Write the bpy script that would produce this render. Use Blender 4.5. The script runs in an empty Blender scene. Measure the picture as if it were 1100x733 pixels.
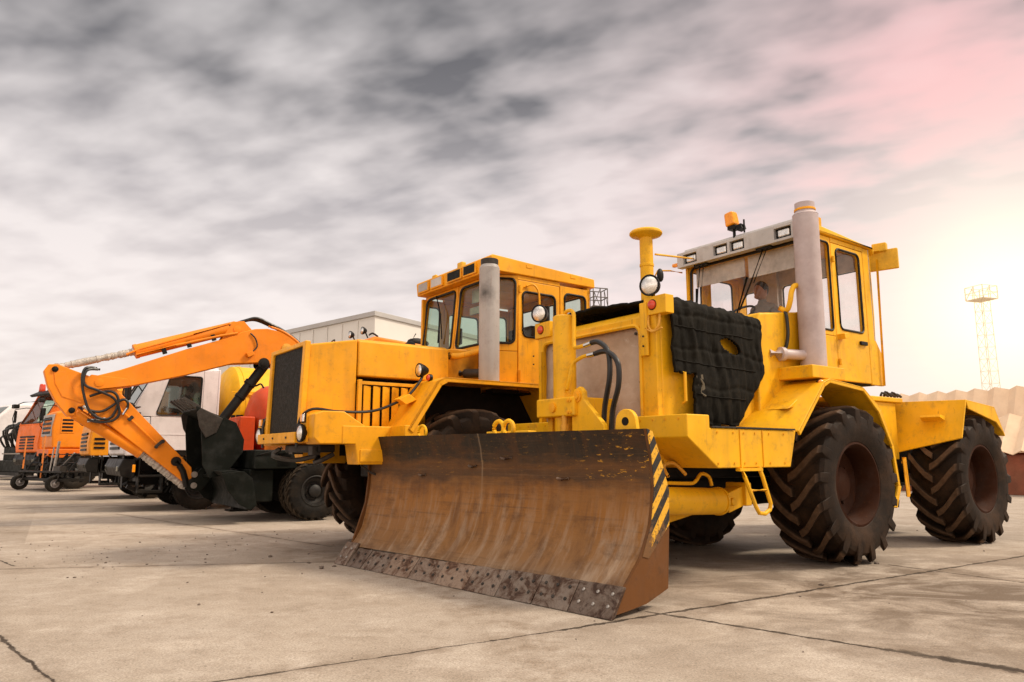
import bpy, bmesh, math, random
from mathutils import Vector, Matrix, noise
random.seed(7)
R = math.radians
PI = math.pi
scn = bpy.context.scene
COL = scn.collection
HEAD = R(-144.0)          # every machine of the row is parked on this heading

# ------------------------------------------------------------------ materials
def new_mat(name):
    m = bpy.data.materials.new(name); m.use_nodes = True
    nt = m.node_tree; nt.nodes.clear()
    out = nt.nodes.new('ShaderNodeOutputMaterial')
    b = nt.nodes.new('ShaderNodeBsdfPrincipled')
    nt.links.new(b.outputs[0], out.inputs[0])
    return m, nt, b, out
class G:
    """small helper for wiring nodes"""
    def __init__(s, nt): s.nt = nt; s.tc = None
    def n(s, t, **k):
        x = s.nt.nodes.new(t)
        for a, v in k.items(): setattr(x, a, v)
        return x
    def put(s, sock, v):
        if hasattr(v, 'is_output') or isinstance(v, bpy.types.NodeSocket): s.nt.links.new(v, sock)
        elif v is not None: sock.default_value = v
    def coord(s, kind='Object'):
        if s.tc is None: s.tc = s.n('ShaderNodeTexCoord')
        return s.tc.outputs[kind]
    def map(s, vec, scale=(1, 1, 1), loc=(0, 0, 0), rot=(0, 0, 0)):
        m = s.n('ShaderNodeMapping'); s.put(m.inputs[0], vec)
        m.inputs['Scale'].default_value = scale; m.inputs['Location'].default_value = loc; m.inputs['Rotation'].default_value = rot
        return m.outputs[0]
    def noise(s, vec, sc, det=5, rough=.55, dist=0, dim='3D'):
        n = s.n('ShaderNodeTexNoise', noise_dimensions=dim); s.put(n.inputs['Vector'], vec)
        n.inputs['Scale'].default_value = sc; n.inputs['Detail'].default_value = det
        n.inputs['Roughness'].default_value = rough; n.inputs['Distortion'].default_value = dist
        return n.outputs[0]
    def ramp(s, f, stops, interp='LINEAR'):
        r = s.n('ShaderNodeValToRGB'); s.put(r.inputs[0], f); cr = r.color_ramp; cr.interpolation = interp
        while len(cr.elements) < len(stops): cr.elements.new(.5)
        for e, (p, c) in zip(cr.elements, stops):
            e.position = p; e.color = (c if isinstance(c, tuple) else (c, c, c)) + ((1,) if not isinstance(c, tuple) or len(c) == 3 else ())
        return r.outputs[0]
    def mix(s, f, a, b, mode='MIX'):
        m = s.n('ShaderNodeMix', data_type='RGBA', blend_type=mode)
        s.put(m.inputs[0], f)
        for k, v in ((6, a), (7, b)): s.put(m.inputs[k], v if not isinstance(v, tuple) or len(v) == 4 else v + (1,))
        return m.outputs[2]
    def math(s, op, a, b=None, c=None, clamp=False):
        m = s.n('ShaderNodeMath', operation=op, use_clamp=clamp)
        s.put(m.inputs[0], a); s.put(m.inputs[1], b)
        if c is not None: s.put(m.inputs[2], c)
        return m.outputs[0]
    def sep(s, v):
        x = s.n('ShaderNodeSeparateXYZ'); s.put(x.inputs[0], v); return x.outputs
    def vmath(s, op, a, b=None):
        m = s.n('ShaderNodeVectorMath', operation=op); s.put(m.inputs[0], a); s.put(m.inputs[1], b); return m
    def bump(s, h, st=.2, d=.01):
        b = s.n('ShaderNodeBump'); s.put(b.inputs['Height'], h)
        b.inputs['Strength'].default_value = st; b.inputs['Distance'].default_value = d
        return b.outputs[0]

def paint(name, col, rough=.42, dirt=(.12, .075, .04), amount=.5, rust=.35, coat=0.0, spec=.3, soot=None):
    m, nt, b, out = new_mat(name); g = G(nt); c = g.coord()
    big = g.noise(c, 1.1, 5, .6)
    fade = g.ramp(big, [(.3, .78), (.7, 1.12)])
    base = g.mix(1.0, col, fade, 'MULTIPLY')
    hsv = tuple(min(1, x * .9 + .035) for x in col)
    base = g.mix(g.ramp(g.noise(c, 3.3, 6, .65), [(.48, 0.0), (.75, .45)]), base, hsv)
    streak = g.noise(g.map(c, (9, 9, .7)), 1.0, 4, .6)
    film = g.math('MULTIPLY', g.ramp(streak, [(.48, 0), (.78, .75)]), g.ramp(g.noise(c, 1.7, 4, .6), [(.38, 0.0), (.66, 1.0)]))
    base = g.mix(g.math('MULTIPLY', film, amount), base, dirt)
    run = g.ramp(g.noise(g.map(c, (26, 26, 1.6)), 1.0, 4, .6), [(.60, 0), (.74, .8)])
    run = g.math('MULTIPLY', run, g.ramp(g.noise(c, 1.3, 4), [(.45, 0), (.62, 1)]))
    base = g.mix(g.math('MULTIPLY', run, rust), base, (.20, .075, .02))
    grime = g.ramp(g.noise(c, 7.0, 9, .74), [(.53, 0), (.68, .85)])
    base = g.mix(g.math('MULTIPLY', grime, amount * .8), base, dirt)
    spots = g.ramp(g.noise(c, 30, 7, .7), [(.63, 0), (.67, 1)])
    spots = g.math('MULTIPLY', spots, g.ramp(g.noise(c, 2.3, 3), [(.42, 0), (.62, 1)]))
    base = g.mix(g.math('MULTIPLY', spots, rust), base, (.10, .035, .015))
    if soot:
        dd = g.vmath('LENGTH', g.vmath('SUBTRACT', c, soot[:3]).outputs[0]).outputs['Value']
        sk = g.math('ADD', dd, g.math('MULTIPLY', g.noise(c, 6, 6, .65), .3))
        base = g.mix(g.ramp(sk, [(.10, .92), (soot[3] if len(soot) > 3 else .52, 0)]), base, (.012, .010, .008))
    g.put(b.inputs['Base Color'], base)
    rr = g.ramp(g.noise(c, 5, 6, .6), [(.3, rough - .08), (.75, min(1, rough + .25))])
    g.put(b.inputs['Roughness'], rr)
    b.inputs['Specular IOR Level'].default_value = spec
    b.inputs['Coat Weight'].default_value = coat
    wave = g.noise(c, 2.2, 2, .5)
    fine = g.noise(c, 60, 3, .6)
    n1 = g.n('ShaderNodeBump'); g.put(n1.inputs['Height'], wave); n1.inputs['Strength'].default_value = .22; n1.inputs['Distance'].default_value = .03
    n2 = g.n('ShaderNodeBump'); g.put(n2.inputs['Height'], fine); n2.inputs['Strength'].default_value = .06; n2.inputs['Distance'].default_value = .004
    nt.links.new(n1.outputs[0], n2.inputs['Normal']); nt.links.new(n2.outputs[0], b.inputs['Normal'])
    return m

def simple(name, col, rough=.6, metal=0.0, var=.25, sc=8.0, bump=.1, spec=.4, dust=None, dust_amt=.5):
    m, nt, b, out = new_mat(name); g = G(nt); c = g.coord()
    f = g.ramp(g.noise(c, sc, 6, .65), [(.3, 1 - var), (.72, 1 + var)])
    base = g.mix(1.0, col, f, 'MULTIPLY')
    if dust:
        d = g.ramp(g.noise(c, sc * .35, 8, .7), [(.42, 0), (.7, dust_amt)])
        base = g.mix(d, base, dust)
    g.put(b.inputs['Base Color'], base)
    g.put(b.inputs['Roughness'], g.ramp(g.noise(c, sc * .7, 5), [(.3, max(.03, rough - .1)), (.7, min(1, rough + .12))]))
    b.inputs['Metallic'].default_value = metal; b.inputs['Specular IOR Level'].default_value = spec
    g.put(b.inputs['Normal'], g.bump(g.noise(c, sc * 4, 5, .6), bump, .006))
    return m

def glass_mat(name, tint, gloss=.12, dirt=.12):
    m, nt, b, out = new_mat(name); g = G(nt); nt.nodes.remove(b); c = g.coord()
    t = g.n('ShaderNodeBsdfTransparent'); t.inputs[0].default_value = tint + (1,)
    gl = g.n('ShaderNodeBsdfGlossy'); gl.inputs['Roughness'].default_value = .03; gl.inputs[0].default_value = (.9, .95, .92, 1)
    lw = g.n('ShaderNodeLayerWeight'); lw.inputs[0].default_value = .5
    f = g.math('ADD', g.math('MULTIPLY', g.math('POWER', lw.outputs['Facing'], 3.5), .55), gloss * .4, clamp=True)
    mx = g.n('ShaderNodeMixShader'); g.put(mx.inputs[0], f); nt.links.new(t.outputs[0], mx.inputs[1]); nt.links.new(gl.outputs[0], mx.inputs[2])
    df = g.n('ShaderNodeBsdfDiffuse'); df.inputs[0].default_value = (.45, .4, .35, 1)
    m2 = g.n('ShaderNodeMixShader'); g.put(m2.inputs[0], g.ramp(g.noise(c, 3, 6, .65), [(.4, 0.02), (.75, dirt)]))
    nt.links.new(mx.outputs[0], m2.inputs[1]); nt.links.new(df.outputs[0], m2.inputs[2])
    nt.links.new(m2.outputs[0], out.inputs[0])
    return m

M = {}
M['yellow'] = paint('yellow_paint', (.88, .455, .006), amount=.5, rust=.7)
M['amber'] = paint('amber_paint', (.87, .385, .006), amount=.45, rust=.6)
M['orange'] = paint('orange_paint', (.86, .245, .004), amount=.22, rust=.2)
M['truck_orange'] = paint('truck_orange_paint', (.84, .165, .006), amount=.35, rust=.1)
M['truck_yellow'] = paint('truck_yellow_paint', (.82, .30, .006), amount=.25, rust=.1)
M['tank_yellow'] = paint('tank_yellow_paint', (.86, .46, .004), amount=.2, rust=.1)
M['tank_red'] = paint('tank_red_paint', (.62, .07, .010), amount=.3, rust=.3)
M['white'] = paint('white_paint', (.74, .70, .70), amount=.2, rust=.1)
M['visor'] = paint('visor_paint', (.55, .53, .52), amount=.35, rust=.2)
M['dark_green'] = paint('dark_green_paint', (.0045, .006, .004), rough=.5, amount=.2, rust=.05, dirt=(.014, .012, .008), spec=.16)
M['black'] = simple('black_plastic', (.005, .0042, .0035), .5, var=.3, spec=.22, dust=(.035, .026, .018), dust_amt=.3)
M['amber_soot'] = paint('sooty_amber_paint', (.86, .36, .006), amount=.30, soot=(-.28, .72, 2.36), rust=.6)
M['gasket'] = simple('window_rubber', (.008, .007, .006), .6)
M['hose'] = simple('hose_rubber', (.010, .009, .009), .42, spec=.5, sc=20)
def tyre_mat(name, Rr, base, top, dustc):
    m, nt, b, out = new_mat(name); g = G(nt); c = g.coord()
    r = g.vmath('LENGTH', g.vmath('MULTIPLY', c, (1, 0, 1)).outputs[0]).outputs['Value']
    col = g.mix(1.0, base, g.ramp(g.noise(c, 5, 7, .7), [(.3, .6), (.7, 1.5)]), 'MULTIPLY')
    col = g.mix(g.ramp(g.noise(c, 2.2, 9, .72), [(.45, 0), (.68, .55)]), col, dustc)
    lug_shading = g.math('MULTIPLY', g.ramp(g.math('DIVIDE', r, Rr), [(.955, 0), (.985, 1)]), g.ramp(g.noise(c, 9, 7, .7), [(.32, .35), (.6, 1)]))  # tread shading put into the colour: lug tops lighter than the valleys
    col = g.mix(lug_shading, col, top)
    g.put(b.inputs['Base Color'], col); b.inputs['Specular IOR Level'].default_value = .18
    g.put(b.inputs['Roughness'], g.ramp(g.noise(c, 7, 5), [(.3, .58), (.7, .8)]))
    g.put(b.inputs['Normal'], g.bump(g.noise(c, 28, 6, .65), .35, .008))
    return m
M['rubber'] = tyre_mat('dusty_tractor_tyre_rubber', .89, (.014, .0078, .0042), (.105, .062, .036), (.070, .036, .018))  # rubber and dust browned to paint in the warm flare tint
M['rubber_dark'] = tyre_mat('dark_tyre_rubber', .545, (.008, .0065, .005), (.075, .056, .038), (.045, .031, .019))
M['rim_brown'] = paint('red_brown_rim_paint', (.036, .011, .004), rough=.7, amount=.5, dirt=(.028, .014, .008), spec=.12)
M['rim_black'] = simple('black_rim_paint', (.012, .011, .010), .55, dust=(.05, .04, .03))
M['steel'] = simple('bare_steel', (.35, .32, .29), .38, metal=.8, var=.3, sc=18)
M['chrome'] = simple('lamp_chrome', (.75, .74, .72), .14, metal=1, var=.1)
M['lens'] = simple('lamp_lens', (.80, .77, .72), .16, metal=.85, var=.25, sc=26, spec=.8, bump=.5)
M['orange_lens'] = simple('orange_lens', (.95, .34, .01), .18, var=.15, sc=25, spec=.7)
M['red_lens'] = simple('red_lens', (.62, .05, .012), .2, var=.2, sc=25, spec=.7)
M['stack_grey'] = paint('grey_stack_paint', (.40, .375, .36), rough=.5, amount=.35, dirt=(.12, .08, .06), rust=.5, soot=(-.24, 1.14, 3.30, .34))
M['_old'] = simple('grey_stack_paint', (.33, .30, .29), .55, var=.22, sc=4, dust=(.12, .08, .06), dust_amt=.35)
M['stack_pale'] = simple('pale_stack_paint', (.50, .42, .42), .5, var=.14, sc=4, dust=(.22, .12, .09), dust_amt=.35)
M['interior'] = simple('cab_lining', (.58, .54, .52), .8)
M['interior_dark'] = simple('dark_cab_lining', (.014, .011, .009), .8, spec=.15)
M['sunshade'] = simple('sunshade_cloth', (.62, .58, .55), .8)
M['glass'] = glass_mat('clear_cab_glass', (.97, .96, .95), .06, .12)
M['glass_green'] = glass_mat('green_cab_glass', (.66, .78, .69), .09, .08)
M['glass_dark'] = glass_mat('dark_truck_glass', (.30, .33, .31), .18, .10)
M['grille'] = simple('dark_radiator_core', (.012, .012, .009), .6, var=.3, sc=40, bump=.5, spec=.15)
M['skin'] = simple('skin', (.42, .22, .15), .55, var=.08)
M['hair'] = simple('hair', (.03, .02, .015), .7)
M['cloth_grey'] = simple('grey_jacket', (.26, .24, .22), .85)
M['cloth_dark'] = simple('dark_jacket', (.018, .018, .018), .85)
M['hivis'] = simple('hi_vis_trim', (.25, .75, .03), .7, var=.1)
M['concrete_wall'] = simple('painted_base_wall', (.20, .055, .028), .85, var=.45, sc=2.0, bump=.5, dust=(.30, .14, .08), dust_amt=.6)
M['sheet'] = simple('corrugated_cement_sheet', (.86, .65, .45), .8, var=.10, sc=2.0, dust=(.60, .38, .22), dust_amt=.4)
M['shed'] = simple('pale_shed_cladding', (.68, .66, .62), .7, var=.06, sc=.3)
M['shed_roof'] = simple('grey_roof_edge', (.42, .41, .40), .6, var=.1, sc=.5)
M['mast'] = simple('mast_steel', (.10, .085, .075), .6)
M['mast_washed'] = simple('flare_washed_mast_steel', (.92, .82, .62), .6)  # pale tone paints in the flare's wash-out over the right mast
M['wrap'] = simple('protective_wrap', (.42, .37, .32), .3, var=.5, sc=26, bump=1.0, spec=.6)
M['stone'] = simple('pebble_stone', (.13, .10, .08), .9)
M['worn_steel'] = simple('dull_dark_steel', (.045, .038, .032), .5, metal=.5, var=.4, sc=12)
M['wood_orange'] = simple('orange_pole_paint', (.72, .22, .04), .5)
M['plate_yellow'] = simple('yellow_plate', (.75, .42, .02), .5)
M['brass'] = simple('yellow_fittings', (.68, .33, .03), .45, var=.25)

def quilt_mat():
    m, nt, b, out = new_mat('quilted_black_cloth'); g = G(nt); c = g.coord()
    f = g.ramp(g.noise(c, 6, 7, .65), [(.3, (.004, .0034, .0022)), (.7, (.012, .010, .0065))])
    g.put(b.inputs['Base Color'], g.mix(g.ramp(g.noise(c, 2.6, 7, .7), [(.58, 0), (.8, .35)]), f, (.05, .038, .025)))
    b.inputs['Roughness'].default_value = .8; b.inputs['Specular IOR Level'].default_value = .12
    g.put(b.inputs['Normal'], g.bump(g.noise(g.map(c, (1, 1, .5)), 30, 6, .65), .55, .012))
    return m
M['quilt'] = quilt_mat()

def board_mat():
    m, nt, b, out = new_mat('worn_insulation_board'); g = G(nt); c = g.coord()
    f = g.ramp(g.noise(c, 1.6, 7, .62), [(.28, (.30, .205, .135)), (.5, (.46, .345, .255)), (.7, (.60, .48, .38))])
    sc = g.ramp(g.noise(g.map(c, (1, 1.2, 6)), 2.2, 7, .7, 1.5), [(.58, 0), (.66, .55)])
    f = g.mix(sc, f, (.58, .49, .41))
    tears = g.ramp(g.noise(g.map(c, (1, 1, 2.2)), 4.2, 8, .7, .8), [(.66, 0), (.70, .8)])
    f = g.mix(tears, f, (.20, .13, .08))
    g.put(b.inputs['Base Color'], f); b.inputs['Roughness'].default_value = .75
    g.put(b.inputs['Normal'], g.bump(g.noise(c, 5, 7, .65), .6, .02))
    return m
M['board'] = board_mat()

def blade_mat():
    # rolled rust and scraped steel; x runs along the blade, z up
    m, nt, b, out = new_mat('rusty_scraped_blade_steel'); g = G(nt); c = g.coord(); s = g.sep(c)
    hz = g.math('ADD', s[2], g.math('MULTIPLY', g.math('SUBTRACT', g.noise(g.map(c, (.9, 1, 3)), 2.0, 6, .65), .5), .34))
    col = g.ramp(g.math('DIVIDE', hz, 1.45), [(.08, (.20, .125, .07)), (.24, (.23, .112, .038)), (.50, (.26, .105, .018)), (.62, (.22, .085, .014)), (.70, (.07, .034, .013)), (.765, (.12, .05, .013)), (.83, (.026, .017, .010)), (.96, (.020, .014, .009))])
    hs = g.noise(g.map(c, (.6, 1, 16)), 1.6, 7, .68)
    col = g.mix(g.ramp(hs, [(.54, 0), (.72, .6)]), col, (.05, .023, .009))
    hs2 = g.noise(g.map(c, (.45, 1, 34)), 1.3, 5, .62)
    col = g.mix(g.ramp(hs2, [(.62, 0), (.72, .18)]), col, (.33, .18, .08))
    vs = g.noise(g.map(c, (5, 1, .55)), 1.7, 7, .66, .4)
    low = g.ramp(s[2], [(.05, 1.0), (.6, .75), (1.05, .06)])
    col = g.mix(g.math('MULTIPLY', g.ramp(vs, [(.48, 0), (.70, .9)]), low), col, (.37, .28, .20))
    vd = g.noise(g.map(c, (3.2, 1, .6), loc=(7, 0, 2)), 1.6, 7, .66, .3)
    col = g.mix(g.ramp(vd, [(.52, 0), (.70, .7)]), col, (.09, .036, .011))
    patches = g.noise(g.map(c, (1.0, 1, 1.5)), 3.4, 8, .7)
    col = g.mix(g.ramp(patches, [(.50, 0), (.70, .75)]), col, (.075, .03, .009))
    seam = g.math('ABSOLUTE', g.math('SUBTRACT', s[0], g.math('ADD', 1.94, g.math('MULTIPLY', g.noise(c, 5, 4), .03))))
    col = g.mix(g.ramp(seam, [(.003, .4), (.016, 0)]), col, (.34, .24, .15))
    rub = g.math('MULTIPLY', g.ramp(g.noise(g.map(c, (.7, 1, 1.3), loc=(3, 0, 1)), 2.4, 8, .7), [(.48, 0), (.66, .6)]), g.ramp(s[2], [(.3, 0), (.5, 1), (1.0, 1), (1.25, .15)]))
    col = g.mix(rub, col, (.24, .105, .024))
    gaps = g.math('MULTIPLY', g.ramp(g.noise(g.map(c, (1, 1, 3.2)), 12, 5, .7), [(.60, 0), (.64, 1)]), g.ramp(s[2], [(.0, 0), (1.30, 0), (1.40, 1)]))
    gaps = g.math('MULTIPLY', gaps, g.ramp(s[0], [(.0, 1), (.55, .55), (.8, .12)]))
    col = g.mix(gaps, col, (.62, .30, .02))
    g.put(b.inputs['Base Color'], col)
    g.put(b.inputs['Roughness'], g.ramp(vs, [(.3, .42), (.7, .66)]))
    b.inputs['Metallic'].default_value = .08; b.inputs['Specular IOR Level'].default_value = .3
    hb = g.math('ADD', g.math('MULTIPLY', hs, .6), g.math('MULTIPLY', g.noise(c, 9, 7, .65), .6))
    g.put(b.inputs['Normal'], g.bump(hb, .35, .02))
    return m
M['blade'] = blade_mat()

def edge_mat():
    m, nt, b, out = new_mat('chipped_cutting_edge_steel'); g = G(nt); c = g.coord()
    oi = g.n('ShaderNodeObjectInfo')
    n1 = g.noise(g.map(c, (1, 1, 1.0)), 6.5, 9, .72, .6)
    col = g.ramp(n1, [(.30, (.022, .016, .012)), (.42, (.13, .07, .04)), (.49, (.30, .25, .21)), (.58, (.40, .36, .32)), (.68, (.12, .075, .05)), (.8, (.05, .03, .02))])
    col = g.mix(g.ramp(g.noise(c, 30, 6, .7), [(.58, 0), (.70, .55)]), col, (.06, .042, .032))
    tint = g.ramp(oi.outputs['Random'], [(0, (.36, .29, .25)), (.5, (.58, .51, .46)), (1, (.80, .64, .52))])
    col = g.mix(1.0, col, tint, 'MULTIPLY')
    g.put(b.inputs['Base Color'], col); b.inputs['Metallic'].default_value = .35
    g.put(b.inputs['Roughness'], g.ramp(n1, [(.3, .6), (.7, .4)]))
    g.put(b.inputs['Normal'], g.bump(g.noise(c, 16, 8, .7), .7, .02))
    return m
M['edge'] = edge_mat()

def hazard_mat():
    # yellow and black warning bands painted on the blade's end plate; scuffed towards the heel
    m, nt, b, out = new_mat('scuffed_hazard_bands'); g = G(nt); c = g.coord(); s = g.sep(c)
    w = g.math('FRACT', g.math('MULTIPLY', g.math('ADD', s[2], g.math('MULTIPLY', s[1], 1.15)), 5.0))
    st = g.math('GREATER_THAN', w, .5)
    col = g.mix(st, (.012, .011, .010), (.72, .38, .02))
    wear = g.math('SUBTRACT', g.math('ADD', g.noise(c, 14, 9, .75), .22), s[2])
    col = g.mix(g.ramp(wear, [(.10, 0), (.20, 1)]), col, (.15, .07, .022))
    sp = g.ramp(g.noise(c, 26, 8, .75), [(.55, 0), (.60, .9)])
    col = g.mix(sp, col, (.09, .05, .02))
    g.put(b.inputs['Base Color'], col); b.inputs['Roughness'].default_value = .5
    g.put(b.inputs['Normal'], g.bump(g.noise(c, 24, 6, .65), .3, .01))
    return m
M['hazard'] = hazard_mat()
M['blade_back'] = paint('rust_brown_blade_plate', (.135, .05, .010), rough=.65, amount=.9, rust=.8, dirt=(.06, .03, .012))

# ------------------------------------------------------------------ mesh building
def V(*a): return Vector(a)
def smooth_path(pts, n=6):
    P = [Vector(p) for p in pts]; out = []
    for i in range(len(P) - 1):
        p0 = P[max(i - 1, 0)]; p1 = P[i]; p2 = P[i + 1]; p3 = P[min(i + 2, len(P) - 1)]
        for k in range(n):
            t = k / n
            out.append(.5 * ((2 * p1) + (-p0 + p2) * t + (2 * p0 - 5 * p1 + 4 * p2 - p3) * t * t + (-p0 + 3 * p1 - 3 * p2 + p3) * t ** 3))
    out.append(P[-1]); return out
class MB:
    def __init__(s): s.bm = bmesh.new()
    def face(s, pts):
        return s.bm.faces.new([s.bm.verts.new(p) for p in pts])
    def box(s, c, d, rot=None, taper=None):
        """centre, full size; rot = (rx, ry, rz); taper = (sx, sy) scale of the top face"""
        m = Matrix.Identity(3)
        if rot:
            m = (Matrix.Rotation(rot[2], 3, 'Z') @ Matrix.Rotation(rot[1], 3, 'Y') @ Matrix.Rotation(rot[0], 3, 'X'))
        v = []
        for z in (-1, 1):
            t = taper if (taper and z > 0) else (1, 1)
            for x, y in ((-1, -1), (1, -1), (1, 1), (-1, 1)):
                v.append(s.bm.verts.new(Vector(c) + m @ Vector((x * d[0] / 2 * t[0], y * d[1] / 2 * t[1], z * d[2] / 2))))
        for f in ((3, 2, 1, 0), (4, 5, 6, 7), (0, 1, 5, 4), (1, 2, 6, 5), (2, 3, 7, 6), (3, 0, 4, 7)):
            s.bm.faces.new([v[i] for i in f])
        return s
    def bx(s, x0, x1, y0, y1, z0, z1):
        return s.box(((x0 + x1) / 2, (y0 + y1) / 2, (z0 + z1) / 2), (abs(x1 - x0), abs(y1 - y0), abs(z1 - z0)))
    def prism(s, pts, a0, a1, axis='y', f=None):
        """2-D outline extruded along an axis; outline is (x,z) for y, (x,y) for z, (y,z) for x"""
        def P(u, w, a):
            p = {'y': (u, a, w), 'z': (u, w, a), 'x': (a, u, w)}[axis]
            return f(Vector(p)) if f else Vector(p)
        A = [s.bm.verts.new(P(u, w, a0)) for u, w in pts]; B = [s.bm.verts.new(P(u, w, a1)) for u, w in pts]
        n = len(pts)
        s.bm.faces.new(A); s.bm.faces.new(B[::-1])
        for i in range(n): s.bm.faces.new((A[i], B[i], B[(i + 1) % n], A[(i + 1) % n]))
        return s
    def hull(s, A, B):
        """two matching 3-D outlines joined into a solid"""
        a = [s.bm.verts.new(p) for p in A]; b = [s.bm.verts.new(p) for p in B]; n = len(a)
        s.bm.faces.new(a); s.bm.faces.new(b[::-1])
        for i in range(n): s.bm.faces.new((a[i], b[i], b[(i + 1) % n], a[(i + 1) % n]))
        return s
    def plate(s, quad, t):
        q = [Vector(p) for p in quad]; n = (q[1] - q[0]).cross(q[-1] - q[0]).normalized() * t
        return s.hull(q, [p - n for p in q])
    def frame_axes(s, d):
        d = d.normalized(); u = d.cross(Vector((0, 0, 1)))
        if u.length < 1e-4: u = Vector((1, 0, 0))
        u.normalize(); return u, u.cross(d).normalized()
    def cyl(s, p0, p1, r0, r1=None, n=18, caps=True):
        p0, p1 = Vector(p0), Vector(p1); r1 = r0 if r1 is None else r1
        u, w = s.frame_axes(p1 - p0)
        A = []; B = []
        for i in range(n):
            a = 2 * PI * i / n; d = u * math.cos(a) + w * math.sin(a)
            A.append(s.bm.verts.new(p0 + d * r0)); B.append(s.bm.verts.new(p1 + d * r1))
        for i in range(n): s.bm.faces.new((A[i], A[(i + 1) % n], B[(i + 1) % n], B[i]))
        if caps: s.bm.faces.new(A[::-1]); s.bm.faces.new(B)
        return s
    def lathe(s, prof, o, d, n=28):
        """prof = [(radius, distance along d)]"""
        o = Vector(o); d = Vector(d).normalized(); u, w = s.frame_axes(d); rings = []
        for r, h in prof:
            if r < 1e-5: rings.append([s.bm.verts.new(o + d * h)])
            else: rings.append([s.bm.verts.new(o + d * h + (u * math.cos(2 * PI * i / n) + w * math.sin(2 * PI * i / n)) * r) for i in range(n)])
        for a, b in zip(rings, rings[1:]):
            for i in range(n):
                j = (i + 1) % n
                if len(a) == 1 and len(b) == 1: break
                if len(a) == 1: s.bm.faces.new((a[0], b[j], b[i]))
                elif len(b) == 1: s.bm.faces.new((a[i], a[j], b[0]))
                else: s.bm.faces.new((a[i], a[j], b[j], b[i]))
        return s
    def tube(s, pts, r, n=8, closed=False, sm=0):
        P = smooth_path(pts, sm) if sm else [Vector(p) for p in pts]
        m = len(P); rings = []; prev = None
        for i in range(m):
            a = P[(i - 1) % m] if (closed or i > 0) else P[i]; b = P[(i + 1) % m] if (closed or i < m - 1) else P[i]
            d = (b - a).normalized()
            if prev is None: u, w = s.frame_axes(d)
            else:
                u = prev - d * prev.dot(d)
                if u.length < 1e-5: u, w = s.frame_axes(d)
                u.normalize(); w = d.cross(u)
            prev = u
            rr = r(i / (m - 1)) if callable(r) else r
            rings.append([s.bm.verts.new(P[i] + (u * math.cos(2 * PI * k / n) + w * math.sin(2 * PI * k / n)) * rr) for k in range(n)])
        pairs = list(zip(rings, rings[1:])) + ([(rings[-1], rings[0])] if closed else [])
        for a, b in pairs:
            for k in range(n): s.bm.faces.new((a[k], a[(k + 1) % n], b[(k + 1) % n], b[k]))
        if not closed: s.bm.faces.new(rings[0][::-1]); s.bm.faces.new(rings[-1])
        return s
    def sphere(s, c, r, sc=(1, 1, 1), seg=16):
        m = Matrix.Translation(c) @ Matrix.Diagonal((r * sc[0], r * sc[1], r * sc[2], 1))
        bmesh.ops.create_uvsphere(s.bm, u_segments=seg, v_segments=max(6, seg // 2 + 2), radius=1, matrix=m); return s
    def panel(s, P, hole, th, rad=.05, seg=4):
        """flat sheet with one rounded opening. P = bl, br, tr, tl seen from outside; hole = (u0, v0, u1, v1) in 0..1.
        Returns the opening's loop half way through the sheet."""
        P = [Vector(p) for p in P]
        def bil(u, v): return (P[0] * (1 - u) + P[1] * u) * (1 - v) + (P[3] * (1 - u) + P[2] * u) * v
        nrm = (P[1] - P[0]).cross(P[3] - P[0]).normalized()
        W = ((P[1] - P[0]).length + (P[2] - P[3]).length) / 2; H = ((P[3] - P[0]).length + (P[2] - P[1]).length) / 2
        u0, v0, u1, v1 = hole; ru, rv = rad / W, rad / H
        corners = [((u0 + ru, v0 + rv), PI), ((u1 - ru, v0 + rv), 1.5 * PI), ((u1 - ru, v1 - rv), 0), ((u0 + ru, v1 - rv), .5 * PI)]
        loop = []
        for (cu, cv), a in corners:
            loop.append([bil(cu + ru * math.cos(a + k / seg * PI / 2), cv + rv * math.sin(a + k / seg * PI / 2)) for k in range(seg + 1)])
        for side in (0, 1):
            off = -nrm * th * side
            O = [s.bm.verts.new(p + off) for p in P]; I = [[s.bm.verts.new(p + off) for p in l] for l in loop]
            for i in range(4):
                j = (i + 1) % 4
                fs = [[O[i], O[j], I[j][0], I[i][-1]]] + [[O[i], I[i][k + 1], I[i][k]] for k in range(seg)]
                for f in fs: s.bm.faces.new(f if side == 0 else f[::-1])
            if side == 0: O0, I0 = O, sum(I, [])
            else: O1, I1 = O, sum(I, [])
        for A, B, fl in ((O0, O1, 1), (I0, I1, 0)):
            n = len(A)
            for i in range(n):
                f = (A[i], A[(i + 1) % n], B[(i + 1) % n], B[i]); s.bm.faces.new(f[::-1] if fl else f)
        return [p - nrm * th * .5 for l in loop for p in l]
    def build(s, name, mat, parent=None, bevel=0, ang=38, split=False):
        bm = s.bm
        if split:   # every loose piece becomes an object of its own
            seen = set(); out = None; bm.verts.ensure_lookup_table()
            for v in bm.verts:
                if v in seen: continue
                st = [v]; isl = []; seen.add(v)
                while st:
                    q = st.pop(); isl.append(q)
                    for e in q.link_edges:
                        r = e.other_vert(q)
                        if r not in seen: seen.add(r); st.append(r)
                nb = MB(); mp = {q: nb.bm.verts.new(q.co) for q in isl}
                for f in {f for q in isl for f in q.link_faces}: nb.bm.faces.new([mp[q] for q in f.verts])
                out = nb.build(name, mat, parent, bevel, ang)
            bm.free(); return out
        bmesh.ops.recalc_face_normals(bm, faces=bm.faces)
        for e in bm.edges:
            e.smooth = not (len(e.link_faces) == 2 and e.calc_face_angle(0) > R(ang))
        for f in bm.faces: f.smooth = True
        me = bpy.data.meshes.new(name); bm.to_mesh(me); bm.free()
        o = bpy.data.objects.new(name, me); COL.objects.link(o)
        if mat is not None: me.materials.append(M[mat] if isinstance(mat, str) else mat)
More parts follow.
